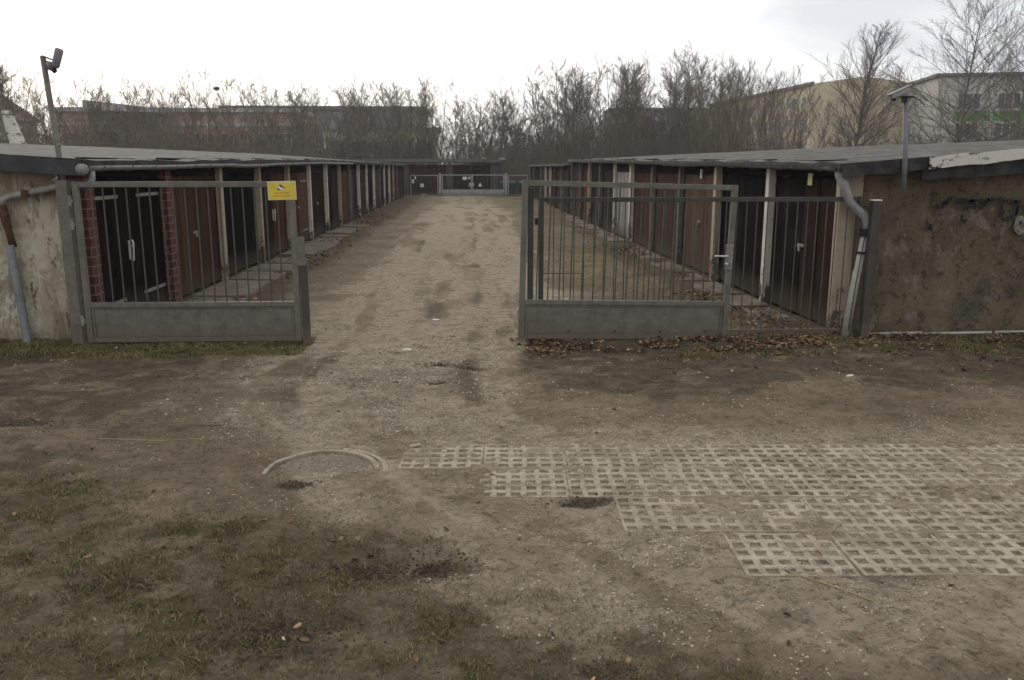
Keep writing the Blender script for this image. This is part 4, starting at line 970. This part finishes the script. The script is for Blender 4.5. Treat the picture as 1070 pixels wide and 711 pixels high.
def farfence(label, x0, x1, plates):
    r = thing('bar_fence', label, 'fence', ((x0 + x1) / 2, YF, 0)); m = MB(); h = 1.55
    m.box(x0, x0 + .06, YF - .03, YF + .03, -.05, h); m.box(x1 - .06, x1, YF - .03, YF + .03, -.05, h); m.box(x0 + .061, x1 - .061, YF - .025, YF + .025, h - .06, h - .002); m.box(x0 + .061, x1 - .061, YF - .025, YF + .025, .08, .13); m.build('frame', 'steel_far', r)
    m = MB()
    for k in range(13):
        x = x0 + .06 + (x1 - x0 - .12) * (k + 1) / 14; m.box(x - .008, x + .008, YF - .008, YF + .008, .132, h - .062)
    m.build('bars', 'steel_dark', r)
    for (x, z, w, h2) in plates: m = MB(); m.box(x - w, x + w, YF - .06, YF - .035, z - h2, z + h2); m.build('sign_plate', 'plate_white', r)
farfence('pale bar fence with small plates left of the far gate', -4.15, -2.12, [(-3.95, 1.1, .08, .14), (-3.78, 1.35, .06, .1), (-3.3, .8, .13, .13)])
farfence('pale bar fence in front of green bins right of the far gate', 3.0, 4.45, [])
m_ = MB(); m_.box(-3.35, -2.95, 61.6, 61.9, 0, .2); tag(origin(m_.build('kerb_block', 'paver', bevel=.03)), 'pale concrete block lying before the far left fence', 'block')
def bin_(x, y, label):
    r = thing('waste_bin', label, 'bin', (x, y, 0))
    m = MB(); m.add([(x - .5, y - .4, .12), (x + .5, y - .4, .12), (x + .5, y + .4, .12), (x - .5, y + .4, .12), (x - .6, y - .48, .95), (x + .6, y - .48, .95), (x + .6, y + .48, .95), (x - .6, y + .48, .95)], [(0, 3, 2, 1), (4, 5, 6, 7), (0, 1, 5, 4), (1, 2, 6, 5), (2, 3, 7, 6), (3, 0, 4, 7)]); m.build('bin_body', 'bin_green', r, bevel=.03)
    m = MB(); m.add([(x - .63, y - .5, .96), (x + .63, y - .5, .96), (x + .63, y + .5, .96), (x - .63, y + .5, .96), (x - .55, y - .2, 1.1), (x + .55, y - .2, 1.1), (x + .55, y + .4, 1.1), (x - .55, y + .4, 1.1)], [(0, 3, 2, 1), (4, 5, 6, 7), (0, 1, 5, 4), (1, 2, 6, 5), (2, 3, 7, 6), (3, 0, 4, 7)]); m.build('lid', 'bin_green', r, bevel=.03)
    for dx in (-.4, .4): m = MB(); m.tube([(x + dx - .03, y - .3, .08), (x + dx + .03, y - .3, .08)], .08, 10); m.build('wheel', 'black_rubber', r)
bin_(3.1, 64.0, 'dark green wheeled bin just right of the far gate'); bin_(4.5, 64.2, 'dark green wheeled bin near the end of the right row')
# cross building
cb = thing('garage_row', 'dark flat roofed garage block across the far end of the yard', 'garages', (-4, 66.5, 0))
m_ = MB(); m_.box(-22, 2.35, 66.3, 72, -.1, 2.3); m_.build('wall', 'facade_brown', cb)
m_ = MB(); m_.box(-22.4, 1.2, 65.8, 72.4, 2.48, 2.72); m_.build('roof', ['gutter_weathered'], cb)
m_ = MB(); m_.box(1.21, 2.75, 65.9, 72.3, 2.46, 2.66); m_.build('roof', 'gutter_weathered', cb)
m_ = MB(); m_.box(1.1, 1.5, 65.7, 66.2, 2.73, 2.85); m_.build('vent_cap', 'paver', cb); m_ = MB(); m_.box(2.5, 2.95, 65.8, 66.3, 2.67, 2.83); m_.build('vent_cap', 'paver', cb)
for k in range(7):
    x = -21.5 + k * 3.4; m_ = MB(); m_.box(x, x + 1.43, 66.2, 66.27, .03, 2.25); m_.box(x + 1.45, x + 2.9, 66.2, 66.27, .03, 2.25); m_.build('garage_door', ['door_darkbrown', 'door_nearblack', 'door_brown'][k % 3], cb)

# ------------------------------------------------------------------ far buildings
def boxy(root, W, Dp, H, M, mat, name='wall', z0=-.5):
    m = MB(); m.box(0, W, 0, Dp, z0, H, M); return m.build(name, mat, root)
def win(root, M, x, z, w, h, y=0, glass='glass', frame='window_frame', mull=1):
    m = MB(); t_ = .09
    m.box(x, x + w, y - .07, y - .002, z, z + t_, M); m.box(x, x + w, y - .07, y - .002, z + h - t_, z + h, M); m.box(x, x + t_, y - .07, y - .002, z + t_ + .001, z + h - t_ - .001, M); m.box(x + w - t_, x + w, y - .07, y - .002, z + t_ + .001, z + h - t_ - .001, M)
    for k in range(mull):
        xx = x + w * (k + 1) / (mull + 1); m.box(xx - .04, xx + .04, y - .065, y - .003, z + t_ + .001, z + h - t_ - .001, M)
    f_ = m.build('window', frame, root)
    m = MB(); m.box(x + t_, x + w - t_, y - .03, y - .004, z + t_, z + h - t_, M); m.build('pane', glass, f_)
def Mat(x, y, a): return Matrix.Translation((x, y, 0)) @ Matrix.Rotation(rad(a), 4, 'Z')
# yellow block: left facade recedes, gable faces the camera
yb = thing('apartment_block', 'yellow apartment block with its long side receding behind the right trees', 'building', (46.5, 114, 0))
m_ = MB(); A = [(46.5, 114, -.5), (60.5, 113.2, -.5), (60.5, 153, -.5), (43.6, 153, -.5)]; H0 = 13.0
T = [(46.5, 114, H0 + .1), (53.2, 113.6, 14.0), (60.5, 113.2, 13.1), (60.5, 153, 12.9), (52.5, 153, 13.8), (43.6, 153, 12.9)]
m_.add(A + T, [(0, 1, 6, 5, 4), (1, 2, 7, 6), (2, 3, 9, 8, 7), (3, 0, 4, 9), (4, 5, 8, 9), (5, 6, 7, 8)]); m_.build('wall', 'facade_yellow', yb)
m_ = MB(); m_.add([(46.1, 113.9, 12.9), (43.2, 153.2, 12.8), (43.2, 153.2, 13.15), (46.1, 113.9, 13.25), (46.6, 113.9, 12.9), (43.9, 153.2, 12.8), (43.9, 153.2, 13.3), (46.6, 113.9, 13.4)], [(0, 1, 2, 3), (3, 2, 6, 7), (4, 7, 6, 5), (0, 3, 7, 4), (1, 5, 6, 2), (0, 4, 5, 1)]); m_.build('roof_edge', 'roof_far', yb)
M = Matrix.Translation((46.5, 114, 0)) @ Matrix.Rotation(math.atan2(39, -2.9) + PI, 4, 'Z') @ Matrix.Translation((-39.1, 0, 0))
# local x runs from far end to near corner on the outer side
for fl in range(4):
    for k in range(11):
        win(yb, M, 1.6 + k * 3.45, 1.6 + fl * 2.85, 1.6, 1.45, 0, mull=1)
m_ = MB(); m_.box(0, 39.1, -.06, -.003, -.4, 1.2, M); m_.build('plinth', 'facade_cream', yb)
# white block with green panels
wb = thing('apartment_block', 'pale block with green panels between its windows at the right edge', 'building', (56.0, 100, 0))
M = Mat(56.0, 100, -12); m_ = MB(); m_.box(0, 30, 0, 15.5, -.5, 12.6, M); m_.build('wall', 'facade_white', wb)
m_ = MB(); m_.box(-.4, 30.4, -.4, 15.9, 12.6, 12.95, M); m_.build('roof', 'roof_far', wb)
for fl in range(3):
    for k in range(6):
        win(wb, M, 2.2 + k * 4.4, 2.0 + fl * 3.4, 2.6, 1.9, 0, mull=2)
for fl in range(3):
    for k in range(3):
        m_ = MB(); m_.box(1.9 + k * 4.4 + (0 if fl != 1 else .4), 1.9 + k * 4.4 + 4.1, -.05, -.004, .7 + fl * 3.4, 1.8 + fl * 3.4, M); m_.build('green_panel', 'panel_green', wb)
m_ = MB(); m_.box(9.3, 11.0, -.11, -.08, 8.6, 11.2, M); m_.build('green_panel', 'panel_green', wb)
# low brown one between them
lb = thing('house', 'small brown building seen between the yellow and the pale block', 'building', (70, 143, 0)); boxy(lb, 12, 8, 11.0, Mat(66.5, 143, -6), 'facade_brown'); boxy(lb, 12.6, 8.6, 11.5, Mat(66.2, 142.7, -6), 'roof_far', 'roof', 11.01)
for k in range(3): win(lb, Mat(66.5, 143, -6), 1.2 + k * 3.6, 7.6, 1.5, 1.6)
# grey distant block in the middle
gb = thing('apartment_block', 'distant grey block hidden behind the trees left of the yellow block', 'building', (38, 175, 0)); boxy(gb, 24, 12, 13.4, Mat(29, 172, -3), 'facade_grey'); boxy(gb, 24.6, 12.6, 13.8, Mat(28.7, 171.7, -3), 'roof_far', 'roof', 13.41)
for fl in range(4):
    for k in range(7): win(gb, Mat(29, 172, -3), 1.2 + k * 3.3, 1.6 + fl * 2.9, 1.6, 1.4)
# left long brick school
sb = thing('school_building', 'long low building with a reddish brick band and pale roof edge at left', 'building', (-39, 110, 0))
M = Mat(-51.5, 110, 1.5); boxy(sb, 30, 14, 8.9, M, 'facade_brick')
m_ = MB(); m_.box(-.4, 30.4, -.5, 14.4, 8.9, 9.4, M); m_.build('roof', 'facade_light', sb)
m_ = MB(); m_.box(0, 30, -.12, -.003, 7.2, 7.6, M); m_.build('white_band', 'facade_light', sb)
m_ = MB(); m_.box(0, 30, -.06, -.003, -.4, 3.4, M); m_.build('plinth', 'facade_brown', sb)
for k in range(9): win(sb, M, .9 + k * 3.25, 4.2, 2.3, 2.2, mull=2)
m_ = MB(); m_.add([tuple(M @ Vector(p)) for p in ((5.6, -4.5, 8.8), (14, -4.5, 8.6), (14, -.6, 8.6), (5.6, -.6, 8.8), (5.6, -4.5, 10.0), (14, -4.5, 9.1), (14, -.6, 9.1), (5.6, -.6, 10.0))], [(0, 3, 2, 1), (4, 5, 6, 7), (0, 1, 5, 4), (1, 2, 6, 5), (2, 3, 7, 6), (3, 0, 4, 7)]); m_.build('wing_roof', 'facade_light', sb)
m_ = MB(); m_.box(6.0, 13.6, -4.2, -.13, -.4, 8.6, M); m_.build('wing', 'facade_brown', sb)

# grey brown block
bb = thing('school_building', 'brown grey flat block with blank upper wall left of centre', 'building', (-20, 122, 0))
M = Mat(-34, 122, .5); boxy(bb, 28, 12, 10.0, M, 'facade_grey'); boxy(bb, 28.8, 12.8, 10.5, Mat(-34.4, 121.6, .5), 'roof_far', 'roof', 10.01)
for k in range(8): win(bb, M, 1 + k * 3.4, 2.2, 2.4, 2.4, mull=2)
# pale pavilion
pv = thing('school_building', 'pale yellow pavilion with white window frames just left of centre', 'building', (-10, 100, 0))
M = Mat(-16.5, 100, 1); boxy(pv, 13, 9, 6.3, M, 'facade_pale'); boxy(pv, 13.8, 9.8, 6.65, Mat(-16.9, 99.6, 1), 'facade_grey', 'roof', 6.31)
for k in range(5): win(pv, M, .6 + k * 2.5, 2.9, 1.9, 2.3, mull=2)
for k in range(5): win(pv, M, .6 + k * 2.5, .3, 1.9, 1.7, mull=1)
# house at the far left edge
hl = thing('house', 'pale house with a dull brown roof at the far left edge', 'building', (-45, 80, 0)); M = Mat(-52, 80, 2); boxy(hl, 8.9, 9, 6.6, M, 'facade_light')
m_ = MB(); V_ = [tuple(M @ Vector(p)) for p in ((-.5, -.5, 6.5), (9.4, -.5, 6.5), (9.4, 9.5, 6.5), (-.5, 9.5, 6.5), (1.5, 4.5, 9.4), (7.4, 4.5, 9.4))]; m_.add(V_, [(0, 1, 5, 4), (1, 2, 5), (2, 3, 4, 5), (3, 0, 4), (0, 3, 2, 1)]); m_.build('roof', 'roof_red', hl)
for k in range(3): win(hl, M, 1 + k * 2.7, 3.8, 1.2, 1.4)

# ------------------------------------------------------------------ bare trees
def gen_tree(seed, H, style):
    rg = random.Random(seed); tr = MB(); tr.local = True; cr = MB(); cr.local = True
    S = dict(upright=dict(stems=7, spread=.30, n1=13, n2=7, n3=8, up=.09, l1=.26, r=.05, start=.12, a1=(.4, .85)),
             bushy=dict(stems=9, spread=.60, n1=9, n2=6, n3=9, up=.06, l1=.28, r=.04, start=.05, a1=(.4, .95)),
             round=dict(stems=1, spread=.95, n1=34, n2=10, n3=10, up=.07, l1=.46, r=.15, start=.20, a1=(.4, .9)),
             tall=dict(stems=1, spread=.85, n1=60, n2=13, n3=11, up=.09, l1=.38, r=.19, start=.14, a1=(.4, .9)),
             wide=dict(stems=1, spread=1.15, n1=46, n2=14, n3=11, up=.06, l1=.52, r=.16, start=.10, a1=(.4, .9)),
             small=dict(stems=1, spread=.8, n1=20, n2=8, n3=7, up=.06, l1=.5, r=.06, start=.2, a1=(.4, .9)))[style]
    g = rg.gauss; tw = []
    def path(p, d, L, n, wob, up):
        x, y, z = p; dx, dy, dz = d; s_ = L / n; out = [(x, y, z)]
        for i in range(n):
            dx += g(0, wob); dy += g(0, wob); dz += g(0, wob * .6) + up; k = 1 / math.sqrt(dx * dx + dy * dy + dz * dz); dx *= k; dy *= k; dz *= k
            x += dx * s_; y += dy * s_; z += dz * s_; out.append((x, y, z))
        return out
    def at(pts, t):
        f_ = t * (len(pts) - 1); i = min(int(f_), len(pts) - 2); a, b = pts[i], pts[i + 1]; u = f_ - i
        d = (b[0] - a[0], b[1] - a[1], b[2] - a[2]); k = 1 / max(1e-9, math.sqrt(d[0] ** 2 + d[1] ** 2 + d[2] ** 2))
        return (a[0] + d[0] * u, a[1] + d[1] * u, a[2] + d[2] * u), (d[0] * k, d[1] * k, d[2] * k)
    def side(d, ang, az=None):
        D_ = Vector(d); o = D_.orthogonal().normalized(); q = D_.cross(o); a = rg.uniform(0, 2 * PI) if az is None else az; v = D_ * math.cos(ang) + (o * math.cos(a) + q * math.sin(a)) * math.sin(ang); return (v.x, v.y, v.z)
    def rl(n, r0, r1): return [lerp(r0, r1, (i / n) ** .8) for i in range(n + 1)]
    for s in range(S['stems']):
        if S['stems'] == 1: p0 = (0, 0, -.3); d0 = (g(0, .03), g(0, .03), 1); Hs = H
        else:
            a = 2 * PI * s / S['stems'] + rg.uniform(-.5, .5); sp = S['spread'] * rg.uniform(.15, 1.35); p0 = (math.cos(a) * .6, math.sin(a) * .6, -.2); d0 = (math.cos(a) * sp, math.sin(a) * sp, 1); Hs = H * rg.uniform(.85, 1.0) * (1 - .25 * sp)
        tp = path(p0, d0, Hs, 10, .03, .03 if S['stems'] == 1 else .012); r0 = S['r'] * rg.uniform(.75, 1.15); tr.tube(tp, rl(10, r0, .010), 6)
        for k in range(S['n1']):
            t_ = S['start'] + (1 - S['start']) * ((k + rg.random()) / S['n1']) * .98
            p, d = at(tp, t_)
            if S['stems'] == 1:
                u = (t_ - S['start']) / (1 - S['start']); shape = math.sin(PI * (.18 + .80 * u ** .8)) * .9 + .12; ang = S['spread'] * rg.uniform(.75, 1.2) * (1 - .3 * u)
            else: shape = 1.05 - t_ * .45; ang = rg.uniform(*S['a1'])
            L1 = H * S['l1'] * shape * rg.uniform(.6, 1.1)
            p1 = path(p, side(d, ang, k * 2.4 + rg.uniform(-.5, .5)), L1, 5, .06, S['up']); r1 = max(.014, r0 * (1 - t_ * .8) * .42); (tr if S['stems'] == 1 else cr).tube(p1, rl(5, r1, .008), 4, False)
            for k2 in range(max(3, int(S['n2'] * (1.1 - (.6 if S['stems'] == 1 else .2) * t_)))):
                t2 = .15 + .84 * (k2 + rg.random()) / max(3, int(S['n2'] * (1.1 - (.6 if S['stems'] == 1 else .2) * t_))); p, d = at(p1, t2); L2 = L1 * rg.uniform(.28, .52) * (1.2 - t2 * .6)
                p2 = path(p, side(d, rg.uniform(.4, .85)), L2, 3, .05, S['up']); rr = max(.0065, r1 * .38)
                for a_, b_, ra, rb in ((p2[0], p2[1], rr, rr * .8), (p2[1], p2[2], rr * .8, rr * .6), (p2[2], p2[3], rr * .6, .004)): tw.append((*a_, *b_, ra, rb))
                for k3 in range(S['n3']):
                    t3 = .1 + .89 * (k3 + rg.random()) / S['n3']; p, d = at(p2, t3); L3 = max(.22, L2 * rg.uniform(.25, .6))
                    p3 = path(p, side(d, rg.uniform(.35, .8)), L3, 2, .07, S['up']); tw.append((*p3[0], *p3[1], .0058, .0045)); tw.append((*p3[1], *p3[2], .0045, .002))
    A = np.array(tw); a, b, ra, rb = A[:, 0:3], A[:, 3:6], A[:, 6], A[:, 7]; d = b - a; d /= np.linalg.norm(d, axis=1, keepdims=True) + 1e-9
    o = np.cross(d, np.array([.31, .87, .38])); o /= np.linalg.norm(o, axis=1, keepdims=True) + 1e-9; q = np.cross(d, o); vs = np.zeros((len(A), 6, 3))
    for k in range(3):
        t_ = 2 * PI * k / 3; w_ = o * math.cos(t_) + q * math.sin(t_); vs[:, k] = a + w_ * ra[:, None]; vs[:, k + 3] = b + w_ * rb[:, None]
    base = np.arange(len(A))[:, None, None] * 6 + len(cr.v); F = (base + np.array([[0, 1, 4, 3], [1, 2, 5, 4], [2, 0, 3, 5]])[None]).reshape(-1, 4)
    cr.v += [tuple(v) for v in vs.reshape(-1, 3).tolist()]; cr.f += [tuple(f) for f in F.tolist()]; cr.mi += [0] * len(F)
    return tr, cr
PROTO = {}
def make_proto(key, seed, H, style, bark='bark', twigm=None):
    tr, cr = gen_tree(seed, H, style)
    a = tr.build('trunk', bark); b = cr.build('crown', twigm or bark)
    PROTO[key] = (a.data, b.data, H); D.objects.remove(a); D.objects.remove(b)
make_proto('u1', 1, 8, 'upright', 'bark', 'bark'); make_proto('u2', 2, 8, 'upright', 'bark_brown'); make_proto('u3', 3, 8, 'upright', 'bark_grey'); make_proto('u4', 14, 8, 'upright', 'bark_green')
make_proto('b1', 4, 6, 'bushy', 'bark_brown'); make_proto('b2', 5, 6, 'bushy', 'bark'); make_proto('b3', 15, 6, 'bushy', 'bark_green')
make_proto('r1', 6, 12, 'round', 'bark'); make_proto('r2', 7, 12, 'round', 'bark_grey'); make_proto('t1', 8, 14, 'tall', 'bark'); make_proto('w1', 9, 12, 'wide', 'bark'); make_proto('w2', 19, 12, 'wide', 'bark'); make_proto('s1', 10, 6, 'small', 'bark_brown')
def tree(key, x, y, H, label, group=None, rot=0, wide=1., name='bare_tree'):
    tm, cm, H0 = PROTO[key]; r = thing(name, label, 'tree', (x, y, 0), group); s = H / H0; r.rotation_euler = (0, 0, rot); r.scale = (s * wide, s * wide, s)
    a = D.objects.new('trunk', tm); b = D.objects.new('crown', cm)
    for o in (a, b): C.objects.link(o); o.parent = r
    return r
def X_at(px, Y):
    f = 870.; p = rad(11.72); yw = rad(3.03); a = (px - 535) / f; b = (355.5 - 174) / f
    F = Vector((math.sin(yw) * math.cos(p), math.cos(yw) * math.cos(p), -math.sin(p))); Rr = Vector((math.cos(yw), -math.sin(yw), 0)); U = Vector((math.sin(yw) * math.sin(p), math.cos(yw) * math.sin(p), math.cos(p)))
    dd = F + Rr * a + U * b; return dd.x / dd.y * Y
def H_at(v, Y): return 2.1 + (175 - v) * Y / 880
def T(key, px, Y, vtop, label, group=None, wide=1., **k): return tree(key, X_at(px, Y), Y, H_at(vtop, Y) * (1.10 if key[0] == 'u' else .88 if key[0] in 'rtw' else 1.0), label, group, R_.uniform(0, 6), wide, **k)
# singled-out trees
T('t1', 886, 56, 10, 'tall bare tree standing before the yellow block', wide=1.1)
T('w1', 1003, 43, -22, 'large bare tree with wide low limbs before the pale block', wide=1.1)
T('w2', 1085, 46, -10, 'big bare tree reaching in at the right edge', wide=1.1)
T('s1', 859, 62, 108, 'small bare tree against the yellow gable', wide=1.1)
T('r1', 603, 72, 64, 'round crowned bare tree standing highest in the centre thicket', wide=.85)
nest = T('u1', 232, 77.5, 84, 'bare tree with a dark nest at left', wide=1.0)
nb_ = MB(); nx_, ny_, nz_ = X_at(232, 77.5), 77.5, H_at(98, 77.5); rg = random.Random(2)
for k in range(150):
    a, b = rg.uniform(0, 2 * PI), rg.uniform(-1.2, 1.2); p = Vector((math.cos(a) * math.cos(b), math.sin(a) * math.cos(b), math.sin(b) * .7)) * .16; q = Vector((rg.gauss(0, 1), rg.gauss(0, 1), rg.gauss(0, .5))).normalized() * .12
    nb_.tube([Vector((nx_, ny_, nz_)) + p - q, Vector((nx_, ny_, nz_)) + p + q], .02, 3, False)
tag(origin(nb_.build('bird_nest', 'bark')), 'dark round bird nest of twigs high in a left tree', 'nest')
bt_ = thing('birch_tree', 'birch with a thick leaning white trunk behind the left roof', 'tree', (X_at(24, 24), 24, 0))
bx = X_at(24, 24); m_ = MB(); m_.tube([(bx + .25, 24, -.2), (bx + .12, 24, 1.8), (bx - .05, 24, 2.7), (bx - .22, 24, 3.35), (bx - .25, 24, 3.6)], [.27, .24, .2, .15, .13], 12); m_.build('trunk', 'birch', bt_, smooth=True)
tr_, cr_ = gen_tree(33, 1.9, 'small'); cr_.local = False; cr_.v = [(v[0] + bx - .25, v[1] + 24, v[2] + 3.0) for v in cr_.v]; cr_.build('crown', 'bark_grey', bt_)
lm_ = MB(); lm_.v = [(v[0] * .8 + bx - .25, v[1] * .8 + 24, v[2] + 3.3) for v in tr_.v]; lm_.f = tr_.f; lm_.mi = tr_.mi; lm_.build('limb', 'bark_grey', bt_)
# hedge line on the left: silhouette tops read off the photograph (px, top)
GL = 'bare trees in the hedge behind the left garages'; GC = 'bare trees in the thicket beyond the far gate'; GR = 'bare shrubby trees behind the right garages'
LL = 'bare tree in the hedge line behind the left garages'; LC = 'bare tree in the dense thicket beyond the far gate'; LR = 'bare many stemmed tree behind the right garage roof'
hedge = [(-4, 78), (40, 98), (62, 104), (88, 94), (112, 106), (130, 90), (156, 88), (176, 92), (196, 108), (262, 92), (285, 94), (305, 112), (318, 104)]
ks = ['u1', 'u2', 'u3', 'u4']; i = 0
for px, top in hedge:
    T(ks[i % 4], px, R_.uniform(64, 80), top + 1, LL, GL, wide=R_.uniform(.9, 1.3)); i += 1
for k in range(22):
    px = -15 + k * 15.5 + R_.uniform(-5, 5); T(['b1', 'b2', 'b3'][k % 3], px, R_.uniform(52, 68) if px < 260 else R_.uniform(74, 84), R_.uniform(120, 136), LL, GL, wide=1.3)
cen = [(338, 102), (356, 90), (372, 100), (388, 98), (402, 94), (418, 92), (432, 96), (448, 92), (462, 94), (480, 100), (492, 112), (512, 106), (530, 100), (548, 104), (562, 96), (578, 84), (592, 76), (620, 78), (636, 82), (650, 78), (662, 82), (676, 74), (690, 70), (703, 66), (716, 70), (728, 68), (742, 78)]
for px, top in cen:
    if 345 < px < 470 and (px // 8) % 2: continue
    T(ks[i % 4], px, R_.uniform(76, 88), top, LC, GC, wide=R_.uniform(.9, 1.3)); i += 1
for k in range(26):
    px = 335 + k * 16 + R_.uniform(-6, 6)
    if px < 485 and k % 3: continue
    T(['b1', 'b2', 'b3'][k % 3], px, R_.uniform(74, 82), R_.uniform(118, 138) - (14 if px > 560 else 0), LC, GC, wide=1.3)
rt = [(755, 76), (768, 82), (782, 78), (796, 84), (810, 80), (822, 92), (765, 92), (790, 96), (748, 88), (835, 112)]
for px, top in rt:
    T(ks[i % 4], px, R_.uniform(56, 70), top, LR, GR, wide=R_.uniform(.6, .8)); i += 1
for px, top in [(925, 120), (950, 128), (1040, 110), (1062, 98), (1080, 90), (975, 140), (1020, 132)]:
    T(['b1', 'b2', 'b3'][i % 3], px, R_.uniform(46, 60), top, LR, GR, wide=1.2); i += 1
# undergrowth: stems of saplings and brambles nobody could count
def undergrowth():
    n = 75000; seg = rng.uniform(0, 1, n)
    px = rng.uniform(-60, 1120, n); Y = rng.uniform(66, 86, n); near = (px < 330) ; Y = np.where(near, rng.uniform(50, 72, n), Y)
    keep = ((px < 345) | (px > 480) | (rng.uniform(0, 1, n) < .3)) & (px < 750) | ((px > 900) & (rng.uniform(0, 1, n) < .6)); px, Y = px[keep], Y[keep]; Y = np.where(px > 900, rng.uniform(42, 60, len(px)), Y); n = len(px)
    k0 = X_at(0, 1.); k1 = X_at(1070, 1.); x = (k0 + (k1 - k0) * px / 1070) * Y
    hmax = np.interp(px, [-60, 320, 345, 545, 640, 750, 900, 1120], [3.5, 3.5, 2.2, 5.0, 6.5, 5.0, 3.2, 4.4]) * (.7 + .6 * fbm(x * .25, Y * .2, 90, 3)); h = hmax * rng.uniform(.35, 1, n)
    z0 = np.where(rng.uniform(0, 1, n) < .55, 0, h * rng.uniform(.2, .6, n)); L = np.where(z0 > 0, rng.uniform(.5, 1.4, n), h)
    a = rng.uniform(0, 2 * PI, n); ln = rng.uniform(.05, .5, n) * np.where(z0 > 0, 1.3, .8); w = rng.uniform(.004, .014, n)
    co = np.zeros((n, 6, 3)); p0 = np.stack([x, Y, z0], -1); p1 = p0 + np.stack([np.cos(a) * ln * L * .6, np.sin(a) * ln * L * .6, L], -1)
    for k in range(3):
        t_ = 2 * PI * k / 3; off = np.stack([np.cos(t_) * w, np.sin(t_) * w, 0 * w], -1); co[:, k] = p0 + off; co[:, k + 3] = p1 + off * .35
    Q = np.array([[0, 1, 4, 3], [1, 2, 5, 4], [2, 0, 3, 5]]); FF = (np.arange(n)[:, None, None] * 6 + Q[None]).reshape(-1, 4)
    o = raw_mesh('undergrowth', co.reshape(-1, 3), FF, ['bark_brown', 'bark', 'bark_green'], np.repeat(rng.choice([0, 1, 2], n), 3)); tag(o, 'dense brown brush under the far bare trees', 'undergrowth', kind='stuff')
undergrowth()

# haze: thin even air round everything
m_ = MB(); m_.box(-430, 430, -130, 490, -1.3, 19); hz = m_.build('haze', []); tag(hz, kind='stuff')
hm = D.materials.new('haze_air'); hm.use_nodes = True; hn = hm.node_tree.nodes; hn.clear(); ho = hn.new('ShaderNodeOutputMaterial'); hv = hn.new('ShaderNodeVolumePrincipled')
hv.inputs['Color'].default_value = (.93, .94, .97, 1); hv.inputs['Density'].default_value = .0006; hm.node_tree.links.new(hv.outputs[0], ho.inputs['Volume']); hz.data.materials.append(hm)
# ------------------------------------------------------------------ camera, light, world
cam = D.cameras.new('camera'); co_ = D.objects.new('camera', cam); C.objects.link(co_)
cam.sensor_width = 36; cam.lens = 870 / 1070 * 36; cam.clip_end = 4000; cam.clip_start = .05
co_.location = (0, 0, 2.1); co_.rotation_euler = (rad(90 - 11.72), 0, rad(-3.03)); bpy.context.scene.camera = co_
SUN_AZ, SUN_EL = rad(-28), rad(24)     # azimuth measured from +Y towards +X
sl = D.lights.new('sun', 'SUN'); sl.energy = .7; sl.angle = rad(22); sl.color = (1, .95, .87); so = D.objects.new('sun', sl); C.objects.link(so)
dv = Vector((math.sin(SUN_AZ) * math.cos(SUN_EL), math.cos(SUN_AZ) * math.cos(SUN_EL), math.sin(SUN_EL))); so.rotation_euler = dv.to_track_quat('Z', 'Y').to_euler()
w = D.worlds.new('World'); bpy.context.scene.world = w; w.use_nodes = True; n = w.node_tree.nodes; l_ = w.node_tree.links
bg = n['Background']; sky = n.new('ShaderNodeTexSky'); sky.sky_type = 'NISHITA'; sky.sun_disc = False; sky.sun_elevation = SUN_EL; sky.sun_rotation = SUN_AZ
sky.air_density = 1; sky.dust_density = 3
tc = n.new('ShaderNodeTexCoord'); mp = n.new('ShaderNodeMapping'); mp.inputs['Scale'].default_value = (1, 1, 3.2); l_.new(tc.outputs['Generated'], mp.inputs[0])
nz = n.new('ShaderNodeTexNoise'); nz.inputs['Scale'].default_value = 2.6; nz.inputs['Detail'].default_value = 7; nz.inputs['Roughness'].default_value = .55; nz.inputs['Distortion'].default_value = .5; l_.new(mp.outputs[0], nz.inputs['Vector'])
dt = n.new('ShaderNodeVectorMath'); dt.operation = 'DOT_PRODUCT'; l_.new(tc.outputs['Generated'], dt.inputs[0]); sd = Vector((math.sin(rad(-14)), math.cos(rad(-14)), .06)).normalized(); dt.inputs[1].default_value = sd
glow = n.new('ShaderNodeMapRange'); glow.interpolation_type = 'SMOOTHSTEP'; l_.new(dt.outputs['Value'], glow.inputs['Value']); glow.inputs['From Min'].default_value = .80; glow.inputs['From Max'].default_value = 1.0; glow.inputs['To Min'].default_value = 0; glow.inputs['To Max'].default_value = 1
cr = n.new('ShaderNodeMapRange'); l_.new(nz.outputs['Fac'], cr.inputs['Value']); cr.inputs['From Min'].default_value = .38; cr.inputs['From Max'].default_value = .60
mx = n.new('ShaderNodeMix'); mx.data_type = 'RGBA'; l_.new(cr.outputs[0], mx.inputs[0]); mx.inputs[6].default_value = (5.4, 5.55, 5.85, 1); mx.inputs[7].default_value = (7.9, 7.85, 7.8, 1)
m2 = n.new('ShaderNodeMix'); m2.data_type = 'RGBA'; l_.new(glow.outputs[0], m2.inputs[0]); l_.new(mx.outputs[2], m2.inputs[6]); m2.inputs[7].default_value = (11.2, 10.9, 10.4, 1)
m3 = n.new('ShaderNodeMix'); m3.data_type = 'RGBA'; m3.inputs[0].default_value = .93; l_.new(sky.outputs[0], m3.inputs[6]); l_.new(m2.outputs[2], m3.inputs[7])
l_.new(m3.outputs[2], bg.inputs['Color']); bg.inputs['Strength'].default_value = .1
sc = bpy.context.scene; vs_ = sc.view_settings; sc.display_settings.display_device = 'sRGB'; vs_.view_transform = 'Standard'; vs_.look = 'None'; vs_.exposure = .62; vs_.gamma = 1; vs_.use_curve_mapping = False
